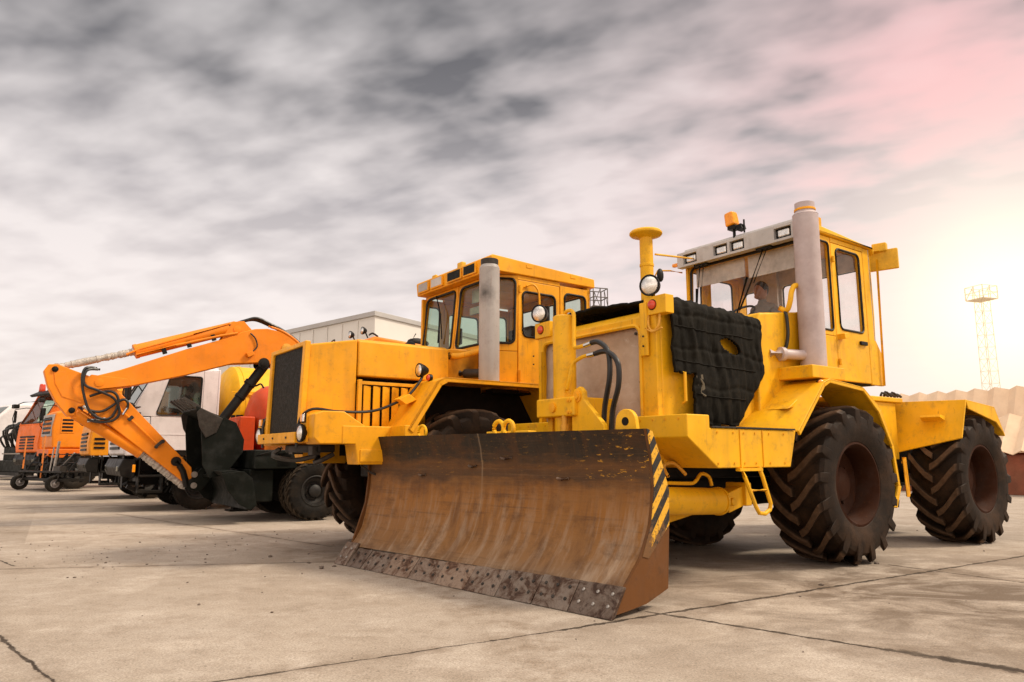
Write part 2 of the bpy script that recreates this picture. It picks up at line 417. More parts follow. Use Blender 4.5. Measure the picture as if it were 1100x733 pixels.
        if parent: o.parent = parent
        if bevel:
            b = o.modifiers.new('edge', 'BEVEL'); b.width = bevel; b.segments = 2; b.limit_method = 'ANGLE'; b.angle_limit = R(40); b.harden_normals = True
        return o
def tag(o, label, cat, group=None, kind=None):
    if label: o['label'] = label
    if cat: o['category'] = cat
    if group: o['group'] = group
    if kind: o['kind'] = kind
    return o
def thing(name, label, cat, loc, rz=HEAD, group=None):
    o = bpy.data.objects.new(name, None); COL.objects.link(o); o.empty_display_size = .3
    o.location = loc; o.rotation_euler = (0, 0, rz); return tag(o, label, cat, group)
def struct(o): o['kind'] = 'structure'; return o
def ring(loop, r, name, mat, parent):
    return MB().tube(loop, r, 6, closed=True).build(name, mat, parent, ang=60)
def pane(loop, nrm, name, mat, parent):
    mb = MB(); mb.face(loop)
    return mb.build(name, mat, parent)
def window(parent, P, hole, th, mat, glass, part='window_panel', rad=.06, gr=.016, bevel=.006, seal=True):
    """body panel with an opening, its rubber seal and its pane"""
    mb = MB(); lp = mb.panel(P, hole, th, rad)
    p = mb.build(part, mat, parent, bevel=bevel)
    q = [Vector(x) for x in P]; n = (q[1] - q[0]).cross(q[3] - q[0])
    pane(lp, n, 'pane', glass, p)
    if seal: ring([x + n.normalized() * th * .5 for x in lp], gr, 'seal', 'gasket', p)
    return p

# ------------------------------------------------------------------ wheels
def lug_tyre(Rr, W, rb, n, lug_h=.06, lug_w=.085, sweep=.34, rot=0.0, cut=.49):
    """tractor tyre about the y axis, chevron bars as real rubber"""
    mb = MB(); h = W / 2; rt = Rr - lug_h
    prof = [(rb, -.40 * W), (rb + .02, -.44 * W), (rb + (rt - rb) * .35, -.495 * W), (rb + (rt - rb) * .62, -.50 * W), (rb + (rt - rb) * .86, -.475 * W), (rt - .015, -.42 * W), (rt + .004, -.25 * W), (rt + .01, 0)]
    prof = prof + [(r, -y) for r, y in prof[-2::-1]]
    mb.lathe(prof, (0, 0, 0), (0, 1, 0), 56)
    bm = mb.bm
    for k in range(n):
        for sd in (-1, 1):
            th0 = rot + 2 * PI * (k + (.5 if sd > 0 else 0)) / n
            rings = []
            st = [(-.02, 0, 0), (.10, .16, 0), (.22, .42, 0), (.34, .72, 0), (.43, .93, -.012), (cut, 1.0, -.05), (cut + .012, 1.02, -.13)]
            for (yy, tt, dr) in st:
                th = th0 + sweep * tt; y = sd * yy * W
                w0 = lug_w * (1.0 if yy < .4 else 1.12) / Rr; w1 = w0 * .66
                ro = Rr + dr; ri = rt - .03 + dr * .9
                v = []
                for a, r in ((th - w0 / 2, ri), (th - w1 / 2, ro), (th + w1 / 2, ro), (th + w0 / 2, ri)):
                    v.append(bm.verts.new((r * math.cos(a), y, r * math.sin(a))))
                rings.append(v)
            for a, b in zip(rings, rings[1:]):
                for i in range(3): bm.faces.new((a[i], a[i + 1], b[i + 1], b[i]))
            bm.faces.new(rings[0]); bm.faces.new(rings[-1][::-1])
    return mb
def road_tyre(Rr, W, rb, n=44):
    """truck tyre with grooved tread and shoulder blocks"""
    mb = MB(); rt = Rr - .014
    prof = [(rb, -.38 * W), (rb + .02, -.43 * W), (rb + (Rr - rb) * .5, -.5 * W), (Rr - .05, -.475 * W), (Rr - .016, -.42 * W), (rt, -.3 * W), (rt, -.28 * W), (Rr, -.27 * W), (Rr, -.11 * W), (rt, -.10 * W), (rt, -.06 * W), (Rr, -.05 * W), (Rr, 0)]
    prof = prof + [(r, -y) for r, y in prof[-2::-1]]
    mb.lathe(prof, (0, 0, 0), (0, 1, 0), 40)
    for k in range(n):
        a = 2 * PI * k / n
        for sd in (-1, 1):
            mb.box((math.cos(a) * (Rr - .012), sd * .385 * W, math.sin(a) * (Rr - .012)), (.03, .17 * W, .6 * 2 * PI * Rr / n), rot=(0, -a, 0))
    return mb
def wheel(parent, loc, Rr, W, tyre_mb, rim_r, side, rim_mat, tyre_mat, dish=.0, bolts=10, cache={}, key=None, spin=0.0):
    """part 'wheel' (hub disc) with tyre and rim as sub-parts; side = +1 outer face towards +y"""
    if key in cache:
        src = cache[key]; w = src.copy(); COL.objects.link(w); w.parent = parent
        for ch in src.children:
            c = ch.copy(); COL.objects.link(c); c.parent = w
    else:
        mb = MB(); d = dish
        mb.lathe([(.0, d + .10), (.10 * rim_r / .4, d + .10), (.17 * rim_r / .4, d + .07), (.19 * rim_r / .4, d + .0), (rim_r * .62, d - .01), (rim_r * .80, d + .02), (rim_r * .93, d + .02), (rim_r * .93, d - .03), (0, d - .03)], (0, 0, 0), (0, 1, 0), 28)
        for k in range(bolts):
            a = 2 * PI * k / bolts; r = rim_r * .55
            mb.cyl((r * math.cos(a), d - .01, r * math.sin(a)), (r * math.cos(a), d + .03, r * math.sin(a)), .016 * rim_r / .4, n=6)
        w = mb.build('wheel', rim_mat, parent)
        tyre_mb().build('tyre', tyre_mat, w, ang=24)
        e = W * .43
        MB().lathe([(rim_r * .9, -e), (rim_r * 1.07, -e), (rim_r * 1.07, -e + .02), (rim_r * .97, -e + .05), (rim_r * .95, e - .05), (rim_r * 1.07, e - .02), (rim_r * 1.08, e), (rim_r * 1.02, e + .006), (rim_r * .93, e - .05), (rim_r * .9, d + .02), (rim_r * .9, -e)], (0, 0, 0), (0, 1, 0), 36).build('rim', rim_mat, w)
        if key: cache[key] = w
    w.location = loc
    w.rotation_euler = (0, spin, 0 if side > 0 else PI)
    return w

# ------------------------------------------------------------------ people
def skin_body(name, joints, edges, mat, parent, sub=2, root=0):
    me = bpy.data.meshes.new(name); me.from_pydata([j[0] for j in joints], edges, [])
    o = bpy.data.objects.new(name, me); COL.objects.link(o); o.parent = parent
    me.materials.append(M[mat])
    s = o.modifiers.new('skin', 'SKIN')
    for i, (p, r) in enumerate(joints):
        v = me.skin_vertices[0].data[i]; v.radius = (r, r) if not isinstance(r, tuple) else r
        v.use_root = (i == root)
    s.use_smooth_shade = True
    sb = o.modifiers.new('sub', 'SUBSURF'); sb.levels = sub; sb.render_levels = sub
    return o
def seated_person(label, loc, rz, jacket, trim=None, yaw=0.0):
    """seated driver facing +x with hands forward on the wheel; origin at the seat"""
    t = thing('person', label, 'person', loc, rz)
    J = [((0, 0, .10), (.16, .13)), ((0, 0, .28), (.15, .12)), ((.02, 0, .46), (.18, .13)), ((.03, 0, .56), (.12, .10)), ((.04, 0, .63), (.06, .06)), ((.06, 0, .70), (.065, .065)),
         ((.02, .18, .54), .075), ((.10, .27, .32), .056), ((.34, .20, .30), .043), ((.42, .18, .31), .032),
         ((.02, -.18, .54), .075), ((.12, -.27, .33), .056), ((.35, -.18, .36), .043), ((.43, -.16, .37), .032),
         ((.20, .10, .08), .095), ((.46, .13, .10), .075), ((.50, .13, -.32), .055), ((.20, -.10, .08), .095), ((.46, -.13, .10), .075), ((.50, -.13, -.32), .055)]
    E = [(0, 1), (1, 2), (2, 3), (3, 4), (4, 5), (3, 6), (6, 7), (7, 8), (8, 9), (3, 10), (10, 11), (11, 12), (12, 13), (0, 14), (14, 15), (15, 16), (0, 17), (17, 18), (18, 19)]
    skin_body('body', J, E, jacket, t)
    hd = MB(); hd.sphere((.07, 0, .80), .105, (1.02, .82, 1.22), 20)
    hd.box((.175, 0, .79), (.035, .028, .05), rot=(0, .35, 0)); hd.sphere((.15, 0, .715), .05, (.9, .9, .7), 10)
    for s in (-1, 1):
        hd.sphere((.065, s * .088, .79), .03, (.6, .35, 1.0), 8)
    h = hd.build('head', 'skin', t, ang=60)
    MB().sphere((.048, 0, .835), .112, (1.0, .86, 1.08), 18).build('hair', 'hair', t, ang=60)
    for s in (-1, 1):   # hands closed on the wheel: palm, four fingers, thumb
        m = MB(); y = s * .17; z = .31 if s > 0 else .37; x = .44
        m.box((x, y, z), (.07, .04, .075))
        for k in range(4): m.tube([(x + .03, y, z + .028 - k * .019), (x + .075, y, z + .03 - k * .019), (x + .085, y - s * .03, z + .03 - k * .019), (x + .06, y - s * .045, z + .028 - k * .019)], .0085, 6)
        m.tube([(x - .01, y - s * .02, z + .035), (x + .03, y - s * .045, z + .05), (x + .06, y - s * .045, z + .045)], .0095, 6)
        m.build('hand', 'skin', t, bevel=.008)
    if trim:
        for s in (-1, 1):
            MB().tube([(.155, s * .07, .22), (.165, s * .09, .42), (.10, s * .11, .56), (-.03, s * .115, .60), (-.13, s * .10, .50), (-.16, s * .08, .25)], .02, 6, sm=4).build('vest_trim', trim, t)
    return t
# ------------------------------------------------------------------ shared fittings
def round_lamp(parent, c, d, r, name='headlight', shell='black', depth=None):
    dp = depth or r * 1.1; d = Vector(d).normalized(); c = Vector(c)
    o = MB().lathe([(0, -dp), (r * .45, -dp * .95), (r * .85, -dp * .5), (r, -.02), (r * 1.06, -.012), (r * 1.06, .012), (r * .93, .014), (r * .93, -.01), (0, -.012)], c, d, 22).build(name, shell, parent)
    MB().lathe([(r * .93, .004), (r * .80, .016), (r * .4, .03), (0, .034)], c, d, 22).build('lens', 'lens', o)
    return o
def reflector(parent, c, d, r, mat='red_lens', name='indicator'):
    d = Vector(d).normalized(); c = Vector(c)
    o = MB().lathe([(r * 1.12, -.03), (r * 1.12, .005), (r * .98, .008), (r * .98, 0), (0, 0)], c, d, 16).build(name, 'black', parent)
    MB().lathe([(r * .97, .002), (r * .9, .022), (r * .5, .034), (0, .036)], c, d, 16).build('lens', mat, o)
    return o
def bolts(mb, pts, d, r=.014, h=.012):
    d = Vector(d).normalized()
    for p in pts: mb.cyl(Vector(p), Vector(p) + d * h, r, n=6)
    return mb
def beacon(parent, c, r=.075, h=.16, mat='orange_lens', name='beacon'):
    o = MB().lathe([(0, 0), (r * 1.1, 0), (r * 1.1, .03), (r * .95, .035), (0, .035)], c, (0, 0, 1), 18).build(name, 'black', parent)
    MB().lathe([(r * .95, .035), (r, .05), (r * .9, h * .85), (r * .7, h), (0, h * 1.02)], c, (0, 0, 1), 18).build('lens', mat, o)
    return o

# ------------------------------------------------------------------ 1. wheel tractor with the dozer blade
T1 = thing('blade_tractor', 'yellow articulated wheel tractor with wide rusty dozer blade, nearest machine of the row', 'tractor', (3.016, 9.317, 0), group='wheel tractors')
Yp = 'yellow'
big = lambda: lug_tyre(.89, .70, .46, 17, lug_h=.088, lug_w=.125, sweep=.40)
for (wx, wy, sp) in ((-.12, 1.08, .10), (-3.42, 1.08, .37), (-.12, -1.08, .2), (-3.42, -1.08, .05)):
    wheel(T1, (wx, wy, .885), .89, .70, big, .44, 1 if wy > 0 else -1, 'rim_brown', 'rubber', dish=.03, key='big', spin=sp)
# axles, chassis
m = MB(); m.cyl((-.12, -1.0, .885), (-.12, 1.0, .885), .13); m.sphere((-.12, 0, .885), .30)
m.build('front_axle', 'worn_steel', T1)
m = MB(); m.cyl((-3.42, -1.0, .885), (-3.42, 1.0, .885), .13); m.sphere((-3.42, 0, .885), .30)
m.build('rear_axle', 'worn_steel', T1)
m = MB(); m.bx(-1.35, 2.3, -.48, .48, .95, 1.5); m.bx(-4.6, -1.9, -.45, .45, .80, 1.30); m.bx(-1.9, -1.35, -.2, .2, .85, 1.3)
m.bx(-.9, 1.9, -.30, .30, .62, .95)
m.build('chassis', 'black', T1, bevel=.02)
# hood with its radiator front
m = MB(); m.prism([(2.50, 1.10), (2.50, 2.60), (2.38, 2.72), (.95, 2.70), (.95, 1.10)], -.86, .86, 'y')
hood = m.build('hood', Yp, T1, bevel=.03)
m = MB()
H0, H1, Z0, Z1 = -1.06, .86, 1.15, 2.62
lp = m.panel([(2.56, H0, Z0), (2.56, H1, Z0), (2.56, H1, Z1), (2.56, H0, Z1)], (.05, .06, .89, .945), .07, .10)
ff = m.build('radiator_frame', Yp, T1, bevel=.012)
MB().tube([p + V(.04, 0, 0) for p in lp], .022, 6, closed=True).build('frame_lip', Yp, ff)
# insulation board in the radiator opening, slightly buckled
mb = MB(); nx, nz = 14, 12
gr = [[mb.bm.verts.new((2.515 + .018 * noise.noise((i * .35, j * .4, 3)), -.99 + i * 1.71 / nx, 1.2 + j * 1.36 / nz)) for j in range(nz + 1)] for i in range(nx + 1)]
for i in range(nx):
    for j in range(nz): mb.bm.faces.new((gr[i][j], gr[i + 1][j], gr[i + 1][j + 1], gr[i][j + 1]))
bd = mb.build('insulation_board', 'board', T1); so = bd.modifiers.new('thick', 'SOLIDIFY'); so.thickness = .012
m = MB(); bolts(m, [(2.525, y, z) for y, z in ((-.8, 2.44), (.55, 2.46), (.60, 1.95), (-.82, 1.6), (.58, 1.45))], (1, 0, 0), .016)
m.build('board_screw', 'worn_steel', bd, split=True)
MB().tube([(2.30, .95, 2.05), (2.30, .99, 2.03), (2.30, .99, 1.74), (2.30, .95, 1.72)], .016, 8).build('grab_handle', Yp, T1)
# lower hull sides, front box and side platforms
for s in (1, -1):
    prof = [(2.78, 1.58), (2.78, 1.37), (2.36, 1.085), (1.20, 1.085), (1.07, 1.46), (2.46, 1.46), (2.46, 1.58)]
    m = MB(); m.prism(prof, s * .58, s * 1.40, 'y')
    pf = m.build('side_platform', Yp, T1, bevel=.012)
    m = MB(); m.hull([V(1.10, s * 1.41, 1.463), V(2.44, s * 1.41, 1.463), V(2.44, s * .88, 1.463), V(1.43, s * .88, 1.463)], [V(1.10, s * 1.41, 1.478), V(2.44, s * 1.41, 1.478), V(2.44, s * .88, 1.478), V(1.43, s * .88, 1.478)])
    m.build('tread_plate', 'worn_steel', pf)
    m = MB(); m.bx(1.66, 1.668, s * 1.38, s * 1.408, 1.09, 1.45); m.bx(2.02, 2.028, s * 1.38, s * 1.408, 1.09, 1.45)
    m.build('panel_seam', 'amber', pf, split=True)
    # fender: sloping front plate, top, rear flap
    f = MB()
    o = s * 1.43; i = s * .86
    arch = [(1.07, 1.46), (.54, 2.0), (.40, 2.05), (-.30, 1.99), (-.66, 1.76), (-.90, 1.32), (-.98, .85), (-.84, .60)]
    inner = [(a + (.0 if k < 2 else 0), b - .0) for k, (a, b) in enumerate(arch)]
    th = .025
    for k in range(len(arch) - 1):
        (xa, za), (xb, zb) = arch[k], arch[k + 1]
        yi = i if k < 5 else s * 1.12
        n = V(zb - za, 0, -(xb - xa)).normalized() * th
        q = [V(xa, o, za), V(xb, o, zb), V(xb, yi, zb), V(xa + (.33 if k == 0 else 0), yi, za)]
        f.hull(q, [p - n * (1 if n.z > 0 or n.x > 0 else -1) for p in q])
    # outer lip of the arch
    lipo = arch; lipi = [(a - (.055 if k < 2 else 0) * 0 + (-.03 if k < 2 else (.0 if k < 4 else .05)), b - (.05 if k < 5 else .0)) for k, (a, b) in enumerate(arch)]
    for k in range(len(arch) - 1):
        q = [(lipo[k][0], o, lipo[k][1]), (lipo[k + 1][0], o, lipo[k + 1][1]), (lipi[k + 1][0], o, lipi[k + 1][1]), (lipi[k][0], o, lipi[k][1])]
        f.hull([V(*p) for p in q], [V(p[0], p[1] - s * .03, p[2]) for p in q])
    fd = f.build('fender', Yp, T1, bevel=.008)
    # step bracket on the slope, corner lamp box
    m = MB(); c = V(.80, s * 1.13, 1.76)
    m.prism([(.98, 1.70), (.88, 1.76), (.70, 1.86), (.80, 1.74)], s * 1.0, s * 1.26, 'y')
    m.build('step', Yp, fd, bevel=.006)
    m = MB(); bolts(m, [(1.05 - .5 * k / 5, s * 1.432, 1.42 + .5 * k / 5 - .0) for k in range(0)] + [(x, s * 1.402, z) for x in (1.30, 1.55, 1.78, 1.96, 2.12, 2.36) for z in (1.13, 1.42)], (0, s, 0), .010, .007); m.build('bolt', 'amber', pf, split=True)
    m = MB(); m.bx(-.05, .62, s * .80, s * 1.36, 2.055, 2.20)
    bx_ = m.build('battery_box', Yp, T1, bevel=.012)
    reflector(bx_, (.50, s * 1.37, 2.0), (.5, s * .8, .1), .035, 'orange_lens')
# hood cowl ahead of the cab
m = MB(); m.prism([(1.0, 1.5), (1.0, 2.66), (.90, 2.82), (-.06, 2.94), (-.06, 1.5)], -.84, .93, 'y'); m.build('cowl', Yp, T1, bevel=.03)
for s in (1, -1):
    m = MB(); bolts(m, [(1.02 - .48 * k / 4 - .02, s * 1.405, 1.50 + .48 * k / 4) for k in range(5)], (.7, 0, .7), .011, .006); m.build('rivet', 'amber', T1, split=True)
    m = MB(); bolts(m, [(2.782, s * (.66 + .16 * k), 1.54) for k in range(5)], (1, 0, 0), .010, .006); m.build('rivet', 'amber', T1, split=True)
    m = MB(); bolts(m, [(.622, s * (.86 + .11 * k), 2.17) for k in range(5)], (1, 0, 0), .009, .006); m.build('rivet', 'amber', T1, split=True)
# folding ladder at the platform edge
lad = MB()
lad.tube([(2.03, 1.40, 1.10), (2.00, 1.42, 1.0), (1.88, 1.44, .72), (1.83, 1.44, .655), (1.74, 1.44, .645), (1.66, 1.44, .68), (1.64, 1.44, .74), (1.72, 1.42, 1.0), (1.75, 1.40, 1.10)], .021, 8)
lad.tube([(1.94, 1.43, .87), (1.68, 1.43, .87)], .017, 8); lad.tube([(2.06, 1.41, 1.07), (1.72, 1.41, 1.07)], .02, 8)
lad.bx(1.72, 2.08, 1.38, 1.43, 1.055, 1.083)
lad.build('ladder', Yp, T1)
# exhaust stack with elbow and intake stack with rain cap
m = MB(); m.cyl((.16, 1.10, 2.20), (.13, 1.10, 4.08), .148, n=28); m.lathe([(.150, 0), (.125, .03), (.115, .03), (.115, .15), (.10, .15), (.10, .0), (0, 0)], (.13, 1.10, 4.08), (0, 0, 1), 28)
st = m.build('exhaust_stack', 'stack_pale', T1)
MB().lathe([(.118, .05), (.124, .055), (.124, .075), (.118, .08)], (.13, 1.10, 4.08), (0, 0, 1), 28).build('clamp', 'amber', st)
m = MB(); m.tube([(.74, .90, 2.36), (.62, .96, 2.36), (.20, 1.08, 2.36)], .06, 14); m.lathe([(.055, -.03), (.082, -.02), (.082, .03), (.055, .04)], (.58, .97, 2.36), (.95, -.3, 0), 16)
m.build('exhaust_elbow', 'stack_pale', st)
MB().tube([(.40, .86, 2.94), (.40, .95, 2.90), (.40, 1.0, 3.0), (.36, 1.0, 3.12), (.30, 1.01, 3.20), (.21, 1.03, 3.20)], .032, 10, sm=4).build('breather_pipe', Yp, T1)
MB().tube([(.46, .94, 2.42), (.44, .97, 2.6), (.43, .96, 2.82), (.40, .92, 2.90)], .02, 8, sm=4).build('cable', 'hose', T1)
m = MB(); m.cyl((2.30, .52, 2.5), (2.30, .52, 3.56), .071, n=22)
ins = m.build('intake_stack', Yp, T1)
MB().lathe([(.07, .0), (.09, .015), (.165, .03), (.178, .045), (.178, .062), (.16, .082), (.08, .10), (0, .104)], (2.30, .52, 3.54), (0, 0, 1), 26).build('rain_cap', Yp, ins)
MB().lathe([(.071, 0), (.077, .004), (.077, .03), (.071, .034)], (2.30, .52, 3.22), (0, 0, 1), 22).build('band', Yp, ins)
# lamp brackets at both front corners
for s, yy in ((1, .66), (-1, -1.16)):
    m = MB(); m.bx(2.46, 2.59, yy + .07, yy + .36, 2.61, 2.80)
    if s > 0: m.bx(2.575, 2.605, yy + .02, yy + .12, 2.20, 2.75)
    br = m.build('lamp_bracket', Yp, T1, bevel=.008)
    m = MB(); bolts(m, [(2.605, yy + .07, 2.3), (2.605, yy + .07, 2.4)], (1, 0, 0), .01); m.build('bolt', 'worn_steel', br, split=True)
    MB().cyl((2.54, yy + .16, 2.78), (2.54, yy + .16, 2.86), .018).build('lamp_stem', 'black', br)
    round_lamp(T1, (2.60, yy + .17, 2.915), (1, .30, -.04), .105, depth=.14)
    reflector(T1, (2.59, yy + .19, 2.71), (1, .1, 0), .05, 'red_lens')
MB().sphere((2.48, .87, 3.03), .045, (1, .6, 1.6), 10).build('lamp_hood', 'black', T1)
MB().tube([(2.57, .78, 2.64), (2.60, .80, 2.5), (2.60, .86, 2.44), (2.58, .92, 2.5), (2.56, .92, 2.66)], .012, 6, sm=5).build('cable', 'brass', T1)
MB().tube([(2.60, .76, 2.48), (2.61, .86, 2.43), (2.59, .97, 2.46)], .010, 6, sm=5).build('cable', 'brass', T1)
# mirror rods across the hood
m = MB(); m.cyl((2.2, .56, 3.37), (-.02, -.74, 3.98), .012, n=8); m.build('stay_rod', Yp, T1)

# ---- cab
cz0, cz1 = 2.10, 3.92
yl, yr = 1.06, -.94
xf, xr = -.10, -1.40
cab = MB(); cab.bx(xr + .02, xf - .02, yr + .02, yl - .02, cz0, cz0 + .06); cab = cab.build('cab_floor', 'interior_dark', T1)
# windscreen wall
window(T1, [(xf + .05, yr, 2.80), (xf + .05, yl, 2.80), (xf, yl, cz1), (xf, yr, cz1)], (.04, .07, .95, .95), .05, Yp, 'glass', 'windscreen_frame', .07, .02)
# right and left walls: quarter window, door, rear panel
for s, y in ((1, yl), (-1, yr)):
    def q(x0, z0, x1, z1):
        a = [(x0, y, z0), (x1, y, z0), (x1, y, z1), (x0, y, z1)]
        return a if s < 0 else [a[1], a[0], a[3], a[2]]
    lo, hi = xf + .03, -.46
    window(T1, q(-.45, 2.66, xf + .03, cz1), (.16, .05, .88, .94), .045, Yp, 'glass', 'quarter_panel', .05, .014)
    m = MB(); m.bx(-.45, xf, y - s * .045, y, cz0, 2.655); m.build('cowl_panel', Yp, T1, bevel=.006)
    dr = window(T1, q(-1.22, cz0 + .01, -.462, 3.86), (.13, .37, .86, .965), .05, Yp, 'glass', 'door', .07, .016, bevel=.012)
    m = MB(); m.box((-1.06, y + s * .016, 2.62), (.16, .03, .05)); m.build('handle', 'black', dr, bevel=.008)
    m = MB(); m.box((-.53, y + s * .045, 2.66), (.10, .10, .07), rot=(0, .2, 0)); m.cyl((-.47, y + s * .02, 2.3), (-.47, y + s * .02, 2.38), .018); m.cyl((-.47, y + s * .02, 3.6), (-.47, y + s * .02, 3.68), .018)
    m.build('hinge', Yp, dr, bevel=.006, split=True)
    m = MB(); m.bx(-1.222, -.46, y - s * .05, y, 3.866, cz1); m.build('roof_rail', Yp, T1)
    m = MB(); m.prism([(-1.226, cz0), (-1.226, cz1), (-1.42, cz1), (-1.42, 3.0), (-1.40, 2.70), (-1.54, 2.52), (-1.54, cz0)], y - s * .05, y, 'y'); m.build('rear_post', Yp, T1, bevel=.01)
window(T1, [(xr, yl, 2.68), (xr, -.30, 2.68), (xr, -.30, cz1), (xr, yl, cz1)], (.06, .10, .96, .80), .04, 'interior', 'glass', 'rear_window_frame', .06, .014)
window(T1, [(xr, -.303, 2.68), (xr, yr, 2.68), (xr, yr, cz1), (xr, -.303, cz1)], (.30, .10, .94, .80), .04, 'interior', 'glass', 'rear_window_frame', .06, .014)
m = MB(); m.bx(xr, xr + .04, yr + .06, yl - .06, cz0, 2.675); m.build('rear_wall', Yp, T1)
# roof with visor
m = MB(); m.prism([(-.02, 3.93), (-.02, 4.03), (-1.46, 3.94), (-1.46, 3.84), (-1.40, 3.925)], yr - .02, yl + .045, 'y')
roof = m.build('roof', Yp, T1, bevel=.02)
m = MB(); m.prism([(.0, 4.14), (.03, 4.05), (-.95, 3.99), (-.95, 4.06)], yr + .05, yl - .10, 'y'); m.build('roof_hatch', 'visor', roof, bevel=.02)
vis = MB()
vz0, vz1 = 3.87, 4.085
holes = [(-.86, -.62), (-.33, -.10), (-.06, .17), (.62, .86)]
ys = [yr - .03] + [h for a in holes for h in a] + [yl + .05]
for k in range(0, len(ys), 2): vis.bx(-.04, .07, ys[k], ys[k + 1], vz0, vz1)
for a, b in holes: vis.bx(-.04, .07, a, b, vz0, vz0 + .035); vis.bx(-.04, .07, a, b, vz1 - .04, vz1)
visor = vis.build('visor', 'visor', T1, bevel=.004)
for a, b in holes:
    wl = MB(); wl.bx(-.045, .02, a + .004, b - .004, vz0 + .037, vz1 - .042); wl = wl.build('work_light', 'interior_dark', visor)
    m = MB(); m.bx(.0, .05, a + .035, b - .035, vz0 + .055, vz1 - .06); m.build('lens', 'lens', wl, bevel=.02)
# tilted amber beacon and its bracket
m = MB(); m.box((.0, -.02, 4.24), (.12, .13, .05)); m.cyl((.0, .14, 4.14), (.0, .14, 4.32), .012, n=8); m.box((.0, .09, 4.22), (.10, .08, .07), rot=(.3, 0, 0)); m.cyl((.0, -.02, 4.1), (.0, -.02, 4.24), .02, n=8)
bb = m.build('beacon', 'black', T1)
m = MB(); m.box((0, -.055, 4.37), (.15, .15, .20), rot=(.14, 0, 0), taper=(.92, .92)); m.build('lens', 'orange_lens', bb, bevel=.03)
# wipers
for y0, y1 in ((-.62, -.70), (.40, .02)):
    m = MB(); m.box((.0, y0 + .02, 3.86), (.05, .22, .035)); m.tube([(.0, y0, 3.84), (.03, y0 + (y1 - y0) * .5, 3.42), (.025, y1, 3.10)], .011, 6); m.tube([(.01, y0 + .07, 3.84), (.035, y0 + .07 + (y1 - y0) * .55, 3.42)], .008, 6)
    m.tube([(.03, y0 + (y1 - y0) * .62 - .0, 3.52), (.03, y1 - (y0 - y1) * .25, 2.92)], .016, 6)
    m.build('wiper', 'black', T1)
# sun blinds, steering wheel, pillar and seat inside
m = MB(); m.bx(-.20, -.185, yr + .10, -.02, 3.60, 3.86); m.bx(-.20, -.185, .04, yl - .08, 3.56, 3.86); m.build('sun_blind', 'sunshade', T1, split=True)
m = MB(); m.bx(-1.36, -1.30, -.50, -.28, 2.7, 3.9); m.build('inner_pillar', 'interior', T1, split=True)
m = MB(); m.bx(-1.28, -.80, -.48, -.02, 2.7, 2.82); m.bx(-1.33, -1.22, -.46, -.04, 2.8, 3.20); m.bx(-1.2, -.85, -.42, -.10, 2.15, 2.7); m.build('seat', 'interior_dark', T1, bevel=.03)
m = MB(); m.tube([(-.36 + .19 * math.cos(a) * .75, -.25 + .21 * math.sin(a), 3.14 - .12 * math.cos(a)) for a in [2 * PI * k / 20 for k in range(20)]], .016, 6, closed=True); m.cyl((-.36, -.25, 3.14), (-.22, -.25, 2.7), .03); m.build('steering_wheel', 'black', T1)
m = MB(); m.bx(-.30, -.12, yr + .08, yl - .08, 2.55, 2.98); m.build('dashboard', 'interior_dark', T1, bevel=.03)
# mirrors on the door side
m = MB(); m.tube([(-1.42, yl - .02, 3.90), (-1.56, yl + .05, 3.92), (-1.75, yl + .06, 3.92)], .018, 8); m.tube([(-1.52, yl + .04, 3.80), (-1.47, yl + .03, 2.10)], .015, 8)
arm = m.build('mirror_arm', Yp, T1)
m = MB(); m.box((-1.62, yl + .08, 3.80), (.05, .36, .28), rot=(0, 0, .25)); m.box((-1.60, yl + .05, 3.97), (.10, .18, .12), rot=(0, 0, .25)); m.build('mirror', 'plate_yellow', arm, bevel=.015)
m = MB(); m.tube([(-.02, yr - .02, 3.82), (.30, yr - .20, 3.84), (.34, yr - .22, 3.6), (.34, yr - .22, 3.18), (.0, yr - .02, 3.16)], .012, 8, sm=2); m.build('mirror_arm', Yp, T1)
m = MB(); m.box((.02, yr - .1, 3.94), (.06, .10, .05)); m.build('lamp', 'orange_lens', T1, bevel=.012)
# roof bracket and hose by the stack
m = MB(); m.tube([(-.08, .95, 4.02), (-.06, 1.04, 4.12), (-.05, 1.04, 4.22), (.06, 1.0, 4.26)], .013, 6, sm=3); m.box((-.14, 1.05, 4.06), (.16, .10, .12)); m.tube([(-.10, 1.10, 3.98), (-.06, 1.12, 3.85), (.02, 1.13, 3.5), (.05, 1.12, 3.3)], .03, 8, sm=3); m.build('roof_bracket', 'amber', T1)

